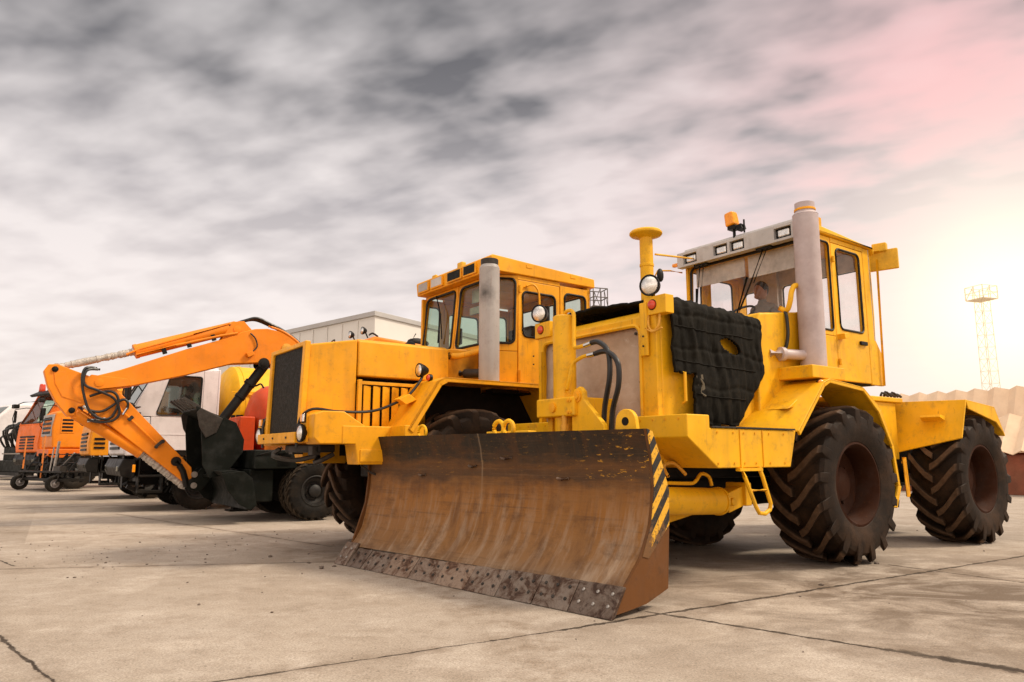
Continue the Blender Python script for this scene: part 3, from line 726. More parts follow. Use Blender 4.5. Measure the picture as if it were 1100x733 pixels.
# ---- rear half: frame box, fenders
m = MB(); m.bx(-2.6, -1.55, .30, .66, 1.15, 1.95); m.bx(-2.6, -1.55, -.66, -.30, 1.15, 1.95); m.bx(-2.75, -1.5, -.70, .70, 1.95, 2.02)
m.build('rear_deck', Yp, T1, bevel=.015)
for s in (1, -1):
    f = MB(); o = s * 1.46; i = s * .42
    q = [V(-2.55, i, 1.20), V(-2.68, o, 1.44), V(-2.92, o, 1.965), V(-2.80, i, 1.98)]
    f.hull(q, [p + V(-.025, 0, -.01) for p in q])
    q = [V(-2.92, o, 1.965), V(-2.80, i, 1.98), V(-3.9, i, 1.98), V(-3.84, o, 1.90)]
    f.hull(q, [p + V(0, 0, -.025) for p in q])
    q = [V(-3.84, o, 1.90), V(-3.9, i, 1.98), V(-4.25, i, 1.55), V(-4.12, o, 1.5)]
    f.hull(q, [p + V(.015, 0, -.02) for p in q])
    q = [V(-2.92, o, 1.965), V(-3.84, o, 1.90), V(-4.12, o, 1.50), V(-3.86, o, 1.68), V(-2.98, o, 1.84)]
    f.hull(q, [p + V(0, -s * .025, 0) for p in q])
    fd = f.build('rear_fender', Yp, T1, bevel=.008)
    m = MB(); m.hull([V(-2.72, s * .95, 1.68), V(-2.72, s * 1.25, 1.68), V(-2.76, s * 1.25, 1.74), V(-2.76, s * .95, 1.74)], [V(-2.62, s * .97, 1.73), V(-2.62, s * 1.23, 1.73), V(-2.64, s * 1.23, 1.76), V(-2.64, s * .97, 1.76)]); m.build('step', Yp, fd)
m = MB(); m.tube([(-1.62, 1.18, 1.16), (-1.62, 1.20, .70), (-2.05, 1.0, .70), (-2.05, .98, 1.18)], .025, 8); m.tube([(-1.62, 1.18, 1.12), (-2.05, .98, 1.12)], .03, 8); m.build('rear_step', 'amber', T1)
m = MB()
for k in range(5): m.tube([(-2.5 - .1 * k, .5, 2.0), (-2.52 - .1 * k, .52, 2.10 + .02 * (k % 2)), (-2.62 - .1 * k, .55, 2.06)], .018, 6, sm=3)
m.build('hose_fittings', 'worn_steel', T1)
m = MB()
for k in range(6): m.tube([(-1.2, .3 + .04 * k, .95), (-1.55, .45 + .03 * k, .82 - .02 * k), (-1.95, .35 + .03 * k, .92)], .02, 6, sm=4)
m.build('hydraulic_hose', 'hose', T1)

# ---- blade, in its own frame: x from the near end to the far end, y ahead, z up
BL = 3.846
mbl = MB()
near = [(-.15, .205), (-.25, .30), (-.36, .40), (-.45, .52), (-.51, .66), (-.55, .82), (-.565, .98), (-.555, 1.14), (-.525, 1.28), (-.48, 1.42)]
far = [(-.13, .19), (-.20, .28), (-.27, .39), (-.31, .52), (-.34, .66), (-.365, .82), (-.375, .98), (-.37, 1.14), (-.35, 1.28), (-.31, 1.42)]
def bprof(t): return [(a[0] * (1 - t) + b[0] * t, a[1] * (1 - t) + b[1] * t) for a, b in zip(near, far)]
N = 40; F = []; Bk = []
for k in range(N + 1):
    t = k / N; p = bprof(t); x = t * BL
    wob = lambda j: .006 * noise.noise((x * 1.3, j * .5, 1.0))
    F.append([mbl.bm.verts.new((x, y + wob(j) + (.010 if abs(t - .505) < .012 else 0), z + (.004 * noise.noise((x * 2, 7, 0)) if j == 9 else 0))) for j, (y, z) in enumerate(p)])
    Bk.append([mbl.bm.verts.new((x, y - .05, z)) for y, z in p])
for k in range(N):
    for j in range(9):
        mbl.bm.faces.new((F[k][j], F[k + 1][j], F[k + 1][j + 1], F[k][j + 1])); mbl.bm.faces.new((Bk[k][j], Bk[k][j + 1], Bk[k + 1][j + 1], Bk[k + 1][j]))
    mbl.bm.faces.new((F[k][9], F[k + 1][9], Bk[k + 1][9], Bk[k][9])); mbl.bm.faces.new((F[k][0], Bk[k][0], Bk[k + 1][0], F[k + 1][0]))
for k in (0, N):
    for j in range(9): mbl.bm.faces.new((F[k][j], F[k][j + 1], Bk[k][j + 1], Bk[k][j]))
blade = mbl.build('blade', 'blade', T1, ang=50)
blade.location = (4.055, 1.683, 0); blade.rotation_euler = (0, 0, math.atan2(-.991, .135))
# worn slots cut in the moldboard show as short proud lips
def slot(x, z, w):
    t = x / BL; p = bprof(t)
    for a, b in zip(p, p[1:]):
        if a[1] <= z <= b[1]: y = a[0] + (b[0] - a[0]) * (z - a[1]) / (b[1] - a[1])
    m = MB(); m.tube([(x - w / 2, y + .006, z), (x, y + .018, z - .012), (x + w / 2, y + .006, z)], .012, 6); m.build('lifting_slot', 'edge', blade)
for x, z, w in ((.92, 1.00, .14), (1.62, 1.18, .16), (2.1, 1.10, .12), (2.9, 1.0, .12)): slot(x, z, w)
# end plate behind the near edge with hazard bands, and the far one
pl = [(-.48, 1.42), (-.56, 1.40), (-.66, 1.20), (-.77, .92), (-.76, .60), (-.72, .14), (-.42, .06), (-.19, .04), (-.02, .03), (-.15, .21), (-.36, .40), (-.51, .66), (-.565, .95), (-.54, 1.2)]
m = MB(); m.prism(pl, -.03, -.004, 'x'); ep = m.build('end_plate', 'blade_back', blade)
band = [(-.483, 1.42), (-.56, 1.40), (-.66, 1.20), (-.77, .92), (-.757, .64), (-.46, .40), (-.38, .42), (-.51, .66), (-.565, .95), (-.54, 1.2)]
m = MB(); m.prism(band, -.036, -.0305, 'x'); m.build('hazard_band', 'hazard', ep)
m = MB(); m.prism([(y * .62 if y < -.2 else y, z) for y, z in pl], BL + .004, BL + .03, 'x'); m.build('end_plate', 'blade_back', blade)
# cutting edge: separate bolted plates
bw = [.0, .22, .70, 1.16, 1.62, 2.08, 2.54, 3.0, 3.44, 3.72]
bw = [-.04, .40, .80, 1.24, 1.66, 2.10, 2.52, 2.95, 3.38, 3.66, BL + .06]
for k in range(len(bw) - 1):
    x0, x1 = bw[k] + .004, bw[k + 1] - .004
    last = k == len(bw) - 2
    up = .235 if last else .225 - .05 * x0 / BL + random.uniform(-.008, .008); fw = .012 if last else random.uniform(-.004, .004)
    m = MB(); bm = m.bm; nn = 6
    q0 = V(0, .035 + fw, .004); q1 = V(0, -.165 + .036 + fw, up)
    A = []; Bq = []
    for i in range(nn + 1):
        x = x0 + (x1 - x0) * i / nn
        ch = .010 * noise.noise((x * 9, k, 0)); ct = .006 * noise.noise((x * 7, k, 5))
        A.append([V(x, q0.y + ch * .3, max(.002, q0.z + ch * .5)), V(x, q1.y, q1.z + ct), V(x, q1.y - .034, q1.z + ct - .012), V(x, q0.y - .045, .002)])
    vs = [[bm.verts.new(p) for p in a] for a in A]
    for a, b in zip(vs, vs[1:]):
        for i in range(4): bm.faces.new((a[i], a[(i + 1) % 4], b[(i + 1) % 4], b[i]))
    bm.faces.new(vs[0]); bm.faces.new(vs[-1][::-1])
    ce = m.build('cutting_edge', 'edge', blade, bevel=.006)
    nrm = V(0, .8, .6).normalized(); m = MB()
    nb = 2 if (x1 - x0) < .3 else 3
    for i in range(nb):
        x = x0 + (x1 - x0) * (i + .5) / nb
        for t in (.36, .74):
            p = V(x, 0, 0) + q0.lerp(q1, t) + nrm * .004; p.x = x
            m.lathe([(0, -.004), (.015, -.004), (.015, .002), (.008, .006), (0, .007)], p, nrm, 8)
    m.build('bolt', 'steel' if last or k == 0 else 'worn_steel', ce, split=True)
# stiffening back beam, push arms, lift ram
m = MB(); m.bx(.15, BL - .15, -.86, -.60, .40, .70); m.bx(.3, BL - .3, -.84, -.64, .98, 1.12); m.build('back_beam', 'blade_back', blade, bevel=.02)
# eyes and lugs welded on the top edge
def lug(x, y, r, hole, z=1.41, w=.05, mat=Yp):
    m = MB(); c = V(x, y, z + r * .75)
    outer = [(c.x + r * math.cos(a), c.z + r * math.sin(a)) for a in [PI * k / 12 for k in range(13)]] + [(c.x - r * 1.15, z - .04), (c.x + r * 1.15, z - .04)]
    m.prism(outer, y - w / 2, y + w / 2, 'y'); o = m.build('lifting_lug', mat, blade, bevel=.008)
    m = MB(); m.cyl((c.x, y - w / 2 - .004, c.z), (c.x, y + w / 2 + .004, c.z), hole, n=16); m.build('lug_hole', 'interior_dark', o)
lug(.22, -.56, .105, .036)
for x in (1.62, 1.76): 
    MB().tube([(x + .07 * math.cos(a), -.50, 1.47 + .07 * math.sin(a)) for a in [2 * PI * k / 20 for k in range(20)]], .022, 8, closed=True).build('lifting_eye', Yp, blade)
MB().tube([(2.92 + .07 * math.cos(a), -.42, 1.46 + .07 * math.sin(a)) for a in [2 * PI * k / 20 for k in range(20)]], .016, 8, closed=True).build('lifting_eye', Yp, blade)
m = MB(); m.bx(1.35, 1.95, -.62, -.50, 1.36, 1.44); m.build('mount_block', Yp, blade, bevel=.01)
# lift ram on the hood centre line with collar, bracket arm and hoses
cx, cy = 2.98, -.07
m = MB(); m.cyl((cx, cy, 1.70), (cx, cy, 2.66), .124, n=26); m.cyl((cx, cy, 1.25), (cx, cy, 1.72), .112, n=24); m.lathe([(.124, 0), (.124, .02), (.10, .035), (0, .04)], (cx, cy, 2.66), (0, 0, 1), 26)
ram = m.build('lift_ram', Yp, T1)
m = MB(); m.box((cx, cy, 1.70), (.30, .62, .20)); cl = m.build('ram_collar', Yp, ram, bevel=.02)
m = MB(); bolts(m, [(cx + .15, cy + dy, 1.70 + dz) for dy in (.22, .26) for dz in (-.06, .06)], (1, 0, 0), .018); m.lathe([(.05, 0), (.05, .02), (.02, .024), (0, .024)], (cx + .15, cy - .02, 1.70), (1, 0, 0), 16); m.build('bolt', 'amber', cl, split=True)
m = MB(); m.bx(2.56, cx, cy - .30, cy - .22, 1.40, 1.80); m.bx(2.56, cx, cy + .22, cy + .30, 1.40, 1.80); m.build('ram_bracket', Yp, T1, bevel=.01, split=True)
ap = [(.34, 1.76), (.33, 1.85), (.27, 1.90), (.19, 1.87), (.15, 1.78), (.15, 1.40), (.62, 1.40), (.62, 1.50)]
m = MB(); m.prism(ap, 3.02, 3.08, 'x'); arm2 = m.build('bracket_arm', Yp, T1, bevel=.01)
m = MB(); m.lathe([(.06, 0), (.06, .015), (.035, .018), (.035, .03), (0, .03)], (3.08, .245, 1.80), (1, 0, 0), 16); m.build('pin', 'amber', arm2)
m = MB(); m.tube([(cx, cy - .02, 2.68), (cx, cy + .05, 2.74), (cx, cy + .15, 2.71), (cx + .01, cy + .17, 2.55), (cx + .02, cy + .18, 2.36), (cx + .03, cy + .22, 2.32), (cx + .03, cy + .36, 2.325)], .022, 8, sm=4); m.tube([(cx + .08, cy + .12, 1.86), (cx + .08, cy + .17, 2.0), (cx + .06, cy + .20, 2.14), (cx + .04, cy + .30, 2.20), (cx + .04, cy + .42, 2.215)], .02, 8, sm=4)
m.build('feed_pipe', Yp, ram)
m = MB(); m.cyl((cx + .03, cy + .36, 2.325), (cx + .03, cy + .46, 2.34), .028, n=10); m.cyl((cx + .04, cy + .42, 2.215), (cx + .04, cy + .52, 2.22), .028, n=10); m.build('hose_ferrule', 'chrome', ram, split=True)
for p in ([(cx + .03, cy + .46, 2.34), (cx + .04, cy + .58, 2.33), (cx + .05, cy + .72, 2.22), (cx + .05, cy + .74, 1.98), (cx + .02, cy + .63, 1.68), (cx, cy + .58, 1.40)],
          [(cx + .04, cy + .52, 2.22), (cx + .05, cy + .70, 2.22), (cx + .06, cy + .86, 2.10), (cx + .05, cy + .86, 1.88), (cx + .02, cy + .74, 1.64), (cx, cy + .69, 1.40)]):
    MB().tube(p, .027, 10, sm=8).build('hydraulic_hose', 'hose', T1)
m = MB(); m.cyl((cx + .12, cy + .13, 1.52), (cx + .12, cy + .13, 1.62), .03, n=10); m.cyl((cx + .12, cy + .13, 1.44), (cx + .12, cy + .13, 1.52), .045, n=6); m.build('grease_fitting', 'brass', ram)
# angling rams and push frame under the platform
for s in (1, -1):
    y = s * .86
    m = MB(); m.cyl((1.72, y, .735), (3.3, y + s * .1, .80), .135, n=26); m.lathe([(.135, 0), (.145, .0), (.145, .03), (.12, .05), (0, .05)], (1.72, y, .735), (-1, -.05 * s, -.04), 26)
    rm = m.build('angling_ram', Yp, T1)
    m = MB(); m.box((1.52, y, .75), (.30, .18, .20), rot=(0, .25, 0)); m.box((1.36, y, .80), (.10, .26, .24)); m.cyl((1.60, y - .13, .73), (1.60, y + .13, .73), .04)
    m.build('ram_clevis', Yp, rm, bevel=.012)
    m = MB(); m.tube([(3.2, y + s * .05, .97), (2.3, y + s * .05, .93), (2.12, y + s * .05, .94), (2.02, y + s * .05, 1.02), (1.9, y + s * .05, .99), (1.86, y + s * .05, .90)], .018, 8, sm=3); m.build('feed_pipe', Yp, rm)
    m = MB(); m.prism([(3.6, .75), (3.6, .30), (2.9, .40), (1.6, .62), (1.6, .75), (2.6, .68)], s * .48, s * .62, 'y'); m.build('push_arm', Yp, T1, bevel=.015)
m = MB()
for k in range(4): m.tube([(2.3, .55 + .05 * k, 1.08), (2.5, .7 + .04 * k, 1.03 + .03 * k), (2.62, .72 + .05 * k, .96), (2.45, .75 + .03 * k, .86)], .02, 7, sm=4)
m.build('hydraulic_hose', 'hose', T1)
MB().tube([(2.52, .92, 1.0), (2.6, .94, 1.1), (2.48, .96, 1.13), (2.3, .95, 1.02)], .018, 7, sm=4).build('feed_pipe', 'brass', T1)
m = MB(); m.hull([V(2.5, -.55, 1.1), V(2.5, .55, 1.1), V(2.5, .55, 1.42), V(2.5, -.55, 1.42)], [V(3.05, -.4, 1.18), V(3.05, .4, 1.18), V(3.05, .4, 1.36), V(3.05, -.4, 1.36)]); m.bx(2.3, 3.6, -.30, .30, .55, .85); m.build('ram_support', Yp, T1, bevel=.015)

# ------------------------------------------------------------------ 2. quilted cover hanging over the hood
CV = thing('hood_cover', 'black quilted cloth cover draped over the hood of the blade tractor', 'engine cover', (3.016, 9.317, 0))
mb = MB(); nx, nv = 140, 220
def cover_pt(u, v):
    x = 2.44 - u * 1.52
    top = 2.80 - .05 * u
    s = v * 3.1
    # section: across the hood top then down the near side
    if s < 1.75: y, z = -.88 + s, top + .035 * math.sin(PI * s / 1.75)
    elif s < 1.92: a = (s - 1.75) / .17 * PI / 2; y, z = .87 + .08 * math.sin(a), top - .09 * (1 - math.cos(a))
    else: y, z = .955, top - .09 - (s - 1.92)
    w = noise.noise((x * 2.2, s * 1.1, 0)) * .030 + noise.noise((x * 10 + s * 2.5, s * 2.2, 4)) * .018 + noise.noise((x * 24 - s * 5, s * 8, 9)) * .010
    qv = -.009 * math.exp(-((((s + .10 * noise.noise((x * 2, s, 3))) % .36) - .18) / .020) ** 2)
    qu = -.007 * math.exp(-((((x + .12 * noise.noise((x, s * 2, 8))) % .42) - .21) / .02) ** 2)
    hang = noise.noise((x * 9 + s * .9, s * .40, 12)) * .036 * max(0, 1 - abs(s - 2.1) / .75)
    sag = .022 * math.sin(min(1, max(0, (s - 2.45) / .62)) * PI)
    w += qv + qu + hang + sag
    if s < 1.75: z += w + .03
    else: y += w + .025
    if s > 1.92: x += .035 * noise.noise((s * 3, u * 2, 2))
    return V(x, y, z)
grid = [[None] * (nv + 1) for _ in range(nx + 1)]
P = [[cover_pt(i / nx, j / nv) for j in range(nv + 1)] for i in range(nx + 1)]
def keep(i, j):
    u, s = (i + .5) / nx, (j + .5) / nv * 3.1
    x = 2.44 - u * 1.52; z = P[i][j].z
    if s > 1.8 and x > 2.16 + .03 * noise.noise((z * 6, 0, 0)) and z < 2.03 + .035 * noise.noise((x * 14, 1, 0)): return False
    if ((x - 1.52) / .155) ** 2 + ((z - 2.36 - .25 * (x - 1.5)) / .075) ** 2 < 1 and s > 1.9: return False
    if s > 1.8 and z < 1.52 + .02 * noise.noise((x * 5, 3, 0)): return False
    if x < .96: return False
    if s > 1.8 and z < 2.12 and x < 1.50 - (z - 1.46) * .80: return False
    return True
for i in range(nx):
    for j in range(nv):
        if keep(i, j):
            for a, b in ((i, j), (i + 1, j), (i + 1, j + 1), (i, j + 1)):
                if grid[a][b] is None: grid[a][b] = mb.bm.verts.new(P[a][b])
            mb.bm.faces.new((grid[i][j], grid[i + 1][j], grid[i + 1][j + 1], grid[i][j + 1]))
cv = mb.build('cloth', 'quilt', CV, ang=180)
so = cv.modifiers.new('thick', 'SOLIDIFY'); so.thickness = .03; so.offset = -1
m = MB(); m.box((2.08, 1.0, 1.93), (.10, .02, .17), rot=(.0, .2, 0)); m.tube([(2.12, 1.0, 2.0), (2.06, 1.02, 1.92), (2.10, 1.01, 1.84), (2.03, 1.02, 1.80)], .012, 6, sm=3); m.build('buckle_strap', simple('faded_strap', (.11, .09, .06), .9), CV)

# stitched seams of the quilting
def seam_line(fn, name='stitching'):
    return MB().tube([fn(k / 40) for k in range(41)], .006, 5).build(name, M['quilt'], cv)
for v0 in (.685, .80, .905):
    u0 = .20 if v0 > .87 else .01
    seam_line(lambda t: cover_pt(u0 + (.86 - .24 * max(0, v0 - .8) / .1 * .5 - u0) * t, v0 + .0025 * math.sin(t * 5) + .03 * (t - .5) * (v0 - .75)) + V(0, .004, 0))
# driver behind the windscreen
_c = Vector((3.016, 9.317, 0)) + Matrix.Rotation(HEAD, 3, 'Z') @ Vector((-.92, -.25, 2.72))
seated_person('driver in a grey jacket sitting behind the windscreen of the blade tractor', _c, HEAD, 'cloth_grey')
# ------------------------------------------------------------------ 3. second tractor
T2 = thing('bonnet_tractor', 'amber wheel tractor with louvred bonnet and grey exhaust stack, standing behind the blade tractor', 'tractor', (-1.225, 9.931, 0), group='wheel tractors')
A = 'amber'
for (wx, wy, sp) in ((0.0, 1.08, .2), (-3.3, 1.08, .37), (0.0, -1.12, .28), (-3.3, -1.08, .05)):
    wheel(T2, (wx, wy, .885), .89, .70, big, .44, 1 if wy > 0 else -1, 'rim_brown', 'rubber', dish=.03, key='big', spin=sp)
m = MB(); m.cyl((0, -1, .885), (0, 1, .885), .13); m.sphere((0, 0, .885), .3); m.cyl((-3.3, -1, .885), (-3.3, 1, .885), .13); m.build('axle', 'worn_steel', T2)
m = MB(); m.bx(-4.4, .7, -.46, .46, .92, 1.34); m.bx(1.5, 1.7, -.6, .6, 1.24, 1.34); m.build('chassis', 'black', T2, bevel=.02)
# bonnet: narrow radiator face, flared first section, long second section
fr_ = [(1.90, .60, 1.46), (1.90, .60, 2.50), (1.90, -.60, 2.50), (1.90, -.60, 1.46)]
bk_ = [(1.34, .78, 1.40), (1.34, .78, 2.585), (1.34, -.78, 2.585), (1.34, -.78, 1.40)]
m = MB(); m.hull([V(*p) for p in fr_], [V(*p) for p in bk_]); m.build('bonnet_nose', A, T2, bevel=.025)
m = MB(); lp = m.panel([(1.965, -.63, 1.43), (1.965, .63, 1.43), (1.93, .63, 2.54), (1.93, -.63, 2.54)], (.07, .03, .93, .95), .07, .03)
gf = m.build('grille_frame', A, T2, bevel=.015)
m = MB(); m.hull([V(1.925, -.58, 1.46), V(1.925, .58, 1.46), V(1.90, .58, 2.5), V(1.90, -.58, 2.5)], [V(1.91, -.58, 1.46), V(1.91, .58, 1.46), V(1.885, .58, 2.5), V(1.885, -.58, 2.5)]); m.build('radiator', 'grille', gf)
m = MB(); m.prism([(-.80, 2.14), (-.78, 2.57), (-.70, 2.60), (.70, 2.60), (.78, 2.57), (.80, 2.14)], .07, 1.33, 'x'); m.build('bonnet', A, T2, bevel=.02)
m = MB(); m.bx(-.50, 1.32, -.70, .70, 1.35, 2.10); m.build('engine_bay', 'interior_dark', T2)
# side louvres, near and far
for s in (1, -1):
    m = MB(); y = s * .79
    MB().bx(.35, 1.28, y - s * .075, y - s * .06, 1.42, 2.05).build('louvre_backing', 'interior_dark', T2)
    m.bx(.35, 1.33, y - s * .03, y, 2.045, 2.085); m.bx(1.28, 1.33, y - s * .03, y + s * .02, 1.42, 2.10)
    for k in range(7):
        x = 1.20 - k * .125
        m.box((x, y - s * .016, 1.75), (.108, .012, .56), rot=(0, 0, s * .26))
    m.build('louvre_panel', A, T2, bevel=.004)
m = MB(); m.prism([(.05, 2.02), (.05, 2.585), (-.02, 2.60), (-.46, 2.62), (-.46, 1.4), (.05, 1.4)], -.70, .70, 'y'); m.build('cowl', 'amber_soot', T2, bevel=.02)
# soot on the cowl by the exhaust is a stain with its own shape
# bumper, lamp boxes, tow gear
m = MB(); m.bx(1.86, 2.02, -.72, .66, 1.345, 1.47); bp = m.build('bumper', A, T2, bevel=.012)
m = MB(); bolts(m, [(2.02, y, 1.41) for y in (-.45, -.1, .38)], (1, 0, 0), .014); m.build('bolt', 'worn_steel', bp, split=True)
for s in (1, -1):
    m = MB(); m.prism([(1.86, 1.33), (1.93, 1.40), (1.93, 1.66), (1.83, 1.70), (1.58, 1.70), (1.30, 1.53), (1.30, 1.33)], s * .62, s * 1.02, 'y'); lb = m.build('lamp_box', A, T2, bevel=.015)
    m = MB(); m.bx(1.925, 1.95, s * .66, s * .84, 1.355, 1.66); m.build('lamp_plate', 'amber', lb)
    round_lamp(T2, (1.99, s * .76, 1.455), (1, 0, 0), .098, depth=.1)
    m = MB(); m.bx(1.94, 1.965, s * .70, s * .82, 1.57, 1.675); il = m.build('indicator', 'black', T2, bevel=.01)
    m = MB(); m.bx(1.962, 1.985, s * .71, s * .76, 1.58, 1.665); m.build('lens', 'orange_lens', il, bevel=.008)
    m = MB(); m.bx(1.962, 1.985, s * .765, s * .815, 1.58, 1.665); m.build('lens', 'lens', il, bevel=.008)
    # running board box, fender, arch
    m = MB(); m.prism([(1.60, 1.33), (1.60, 1.54), (.80, 1.54), (.80, 1.10), (1.40, 1.10), (1.44, 1.33)], s * .72, s * 1.03, 'y'); sb = m.build('side_box', A, T2, bevel=.012)
    m = MB(); m.bx(.86, 1.38, s * 1.02, s * 1.042, 1.13, 1.27); m.build('locker_door', A, sb, bevel=.006)
    f = MB(); o = s * 1.40; i = s * .74
    arch = [(.96, 1.50), (.58, 2.08), (.48, 2.13), (-1.0, 2.13), (-1.10, 2.08), (-1.42, 1.56)]
    ctr = V(-.1, 0, 1.2)
    for k in range(len(arch) - 1):
        (xa, za), (xb, zb) = arch[k], arch[k + 1]
        d = V(xb - xa, 0, zb - za).normalized(); n = V(-d.z, 0, d.x)
        if n.dot(V((xa + xb) / 2, 0, (za + zb) / 2) - ctr) < 0: n = -n
        q = [V(xa, o, za), V(xb, o, zb), V(xb, i, zb), V(xa, i, za)]
        f.hull(q, [p - n * .03 for p in q])
        lipw = .075 if k < 2 else .06
        q = [V(xa, o, za), V(xb, o, zb), V(xb, o, zb) - n * lipw, V(xa, o, za) - n * lipw]
        f.hull(q, [p - V(0, s * .035, 0) for p in q])
    fd = f.build('fender', A, T2, bevel=.008)
    m = MB(); m.bx(.75, 1.0, s * .78, s * 1.385, 1.12, 1.545); m.build('fender_foot', A, fd, bevel=.008)
    m = MB(); m.bx(-1.36, .9, s * .70, s * .735, 1.2, 2.1); m.build('inner_fender', 'interior_dark', fd)
    # small work lamp with its reflector and cable on the fender shoulder
    m = MB(); m.prism([(.86, 1.80), (.96, 1.86), (.82, 1.93), (.72, 1.86)], s * .98, s * 1.14, 'y'); m.build('step', A, fd, bevel=.006)
    round_lamp(T2, (.62, s * 1.0, 2.24), (1, 0, 0), .082, depth=.12)
    reflector(T2, (.55, s * 1.12, 2.14), (1, 0, 0), .04)
    MB().tube([(.55, s * .98, 2.22), (.62, s * 1.02, 2.10), (.78, s * 1.04, 1.92), (.9, s * 1.02, 1.84), (1.2, s * .95, 1.72), (1.6, s * .92, 1.70), (1.85, s * .74, 1.73), (1.97, s * .66, 1.60), (1.98, s * .62, 1.30)], .017, 7, sm=5).build('cable', 'hose', T2)
m = MB(); m.tube([(1.9, -.1, 1.30), (2.0, -.12, 1.2), (1.8, .1, 1.15), (1.6, .3, 1.2), (1.7, .5, 1.12), (1.5, .55, 1.22)], .03, 7, sm=4); m.box((1.70, .45, 1.26), (.10, .14, .10)); m.box((1.62, -.4, 1.27), (.14, .14, .10))
m.tube([(1.3, .8, 1.12), (1.1, .9, .98), (.95, 1.0, 1.1)], .015, 6, sm=4); m.build('tow_gear', 'worn_steel', T2)
# exhaust stack with elbow
m = MB(); m.cyl((-.36, 1.08, 2.14), (-.36, 1.08, 3.66), .135, n=28); m.lathe([(.135, 0), (.112, .05), (.108, .05), (.108, .12), (.095, .12), (.095, 0), (0, 0)], (-.36, 1.08, 3.66), (0, 0, 1), 28); st = m.build('exhaust_stack', 'stack_grey', T2)
MB().lathe([(.114, .045), (.118, .05), (.118, .118), (.112, .122)], (-.36, 1.08, 3.66), (0, 0, 1), 28).build('stack_tip', 'worn_steel', st)
m = MB(); m.tube([(-.18, .68, 2.28), (-.28, .9, 2.27), (-.34, 1.02, 2.27)], .06, 12, sm=3); m.build('exhaust_elbow', 'worn_steel', st)
m = MB(); m.tube([(.0, .70, 2.50), (-.10, .78, 2.50), (-.26, .86, 2.55), (-.34, .95, 2.58)], .04, 10, sm=4); m.build('breather_pipe', A, T2)
MB().lathe([(.045, 0), (.048, .0), (.048, .02), (.03, .02)], (.0, .70, 2.50), (.6, -.7, 0), 12).build('pipe_mouth', 'interior_dark', T2)
# ---- cab
xf, xr, yl, yr, cz0, cz1 = -.46, -2.20, 1.02, -1.00, 2.02, 3.66
m = MB(); m.bx(xr, xf, yr, yl, cz0, cz0 + .05); m.build('cab_floor', 'interior_dark', T2)
xt = xf - .10
for (ya, yb) in ((yr, -.02), (.0, yl - .16)):
    window(T2, [(xf, ya, 2.60), (xf, yb, 2.60), (xt, yb, cz1), (xt, ya, cz1)], (.07, .10, .94, .95), .05, A, 'glass_green', 'windscreen_frame', .09, .02)
m = MB(); m.bx(xf - .05, xf, yr, yl - .16, cz0, 2.595); m.build('front_panel', A, T2, bevel=.01)
# chamfered near corner with its window, then side pane, door, rear window
window(T2, [(xf, yl - .155, 2.60), (xf - .40, yl, 2.60), (xt - .32, yl, cz1), (xt, yl - .155, cz1)], (.08, .10, .90, .95), .05, A, 'glass_green', 'corner_panel', .07, .018)
m = MB(); m.hull([V(xf, yl - .155, cz0), V(xf - .40, yl, cz0), V(xf - .40, yl, 2.595), V(xf, yl - .155, 2.595)], [V(xf - .05, yl - .2, cz0), V(xf - .42, yl - .05, cz0), V(xf - .42, yl - .05, 2.595), V(xf - .05, yl - .2, 2.595)]); m.build('corner_lower_panel', A, T2, bevel=.008)
for s, y in ((1, yl), (-1, yr)):
    def q(x0, z0, x1, z1):
        a = [(x0, y, z0), (x1, y, z0), (x1, y, z1), (x0, y, z1)]
        return a if s < 0 else [a[1], a[0], a[3], a[2]]
    d = window(T2, q(-1.62, cz0 + .01, -.88, 3.60), (.10, .50, .88, .90), .05, A, 'glass_green', 'door', .07, .018, bevel=.012)
    m = MB(); m.cyl((-.90, y + s * .02, 2.2), (-.90, y + s * .02, 2.34), .02, n=8); m.cyl((-.90, y + s * .02, 3.42), (-.90, y + s * .02, 3.52), .02, n=8); m.box((-1.50, y + s * .02, 2.66), (.12, .03, .05)); m.build('hinge', A, d, split=True)
    m = MB(); m.tube([(-.98, y + s * .01, 3.50), (-1.1, y + s * .05, 3.55), (-1.18, y + s * .08, 3.42), (-1.18, y + s * .08, 3.1)], .014, 6, sm=3); m.build('mirror_arm', A, d)
    m = MB(); m.box((-1.26, y + s * .10, 3.12), (.05, .15, .26), rot=(0, 0, .3 * s)); m.build('mirror', 'black', d, bevel=.012)
    window(T2, q(xr, 2.72, -1.63, 3.62), (.14, .22, .84, .88), .05, A, 'glass_green', 'rear_side_panel', .07, .018)
    m = MB(); m.bx(xr, -1.63, y - s * .05, y, cz0, 2.715); m.build('rear_lower_panel', A, T2, bevel=.008)
    if s < 0: window(T2, q(-.87, 2.4, xf - .02, 3.62), (.14, .22, .84, .92), .05, A, 'glass_green', 'side_panel', .07, .018)
    m = MB(); m.bx(-1.625, -.87, y - s * .05, y, 3.605, cz1); m.build('roof_rail', A, T2)
window(T2, [(xr, yl, 2.6), (xr, yr, 2.6), (xr, yr, cz1), (xr, yl, cz1)], (.08, .1, .92, .9), .05, A, 'glass', 'rear_window_frame', .08, .018)
m = MB(); m.bx(xr, xr + .04, yr + .05, yl - .05, cz0, 2.595); m.build('rear_wall', A, T2)
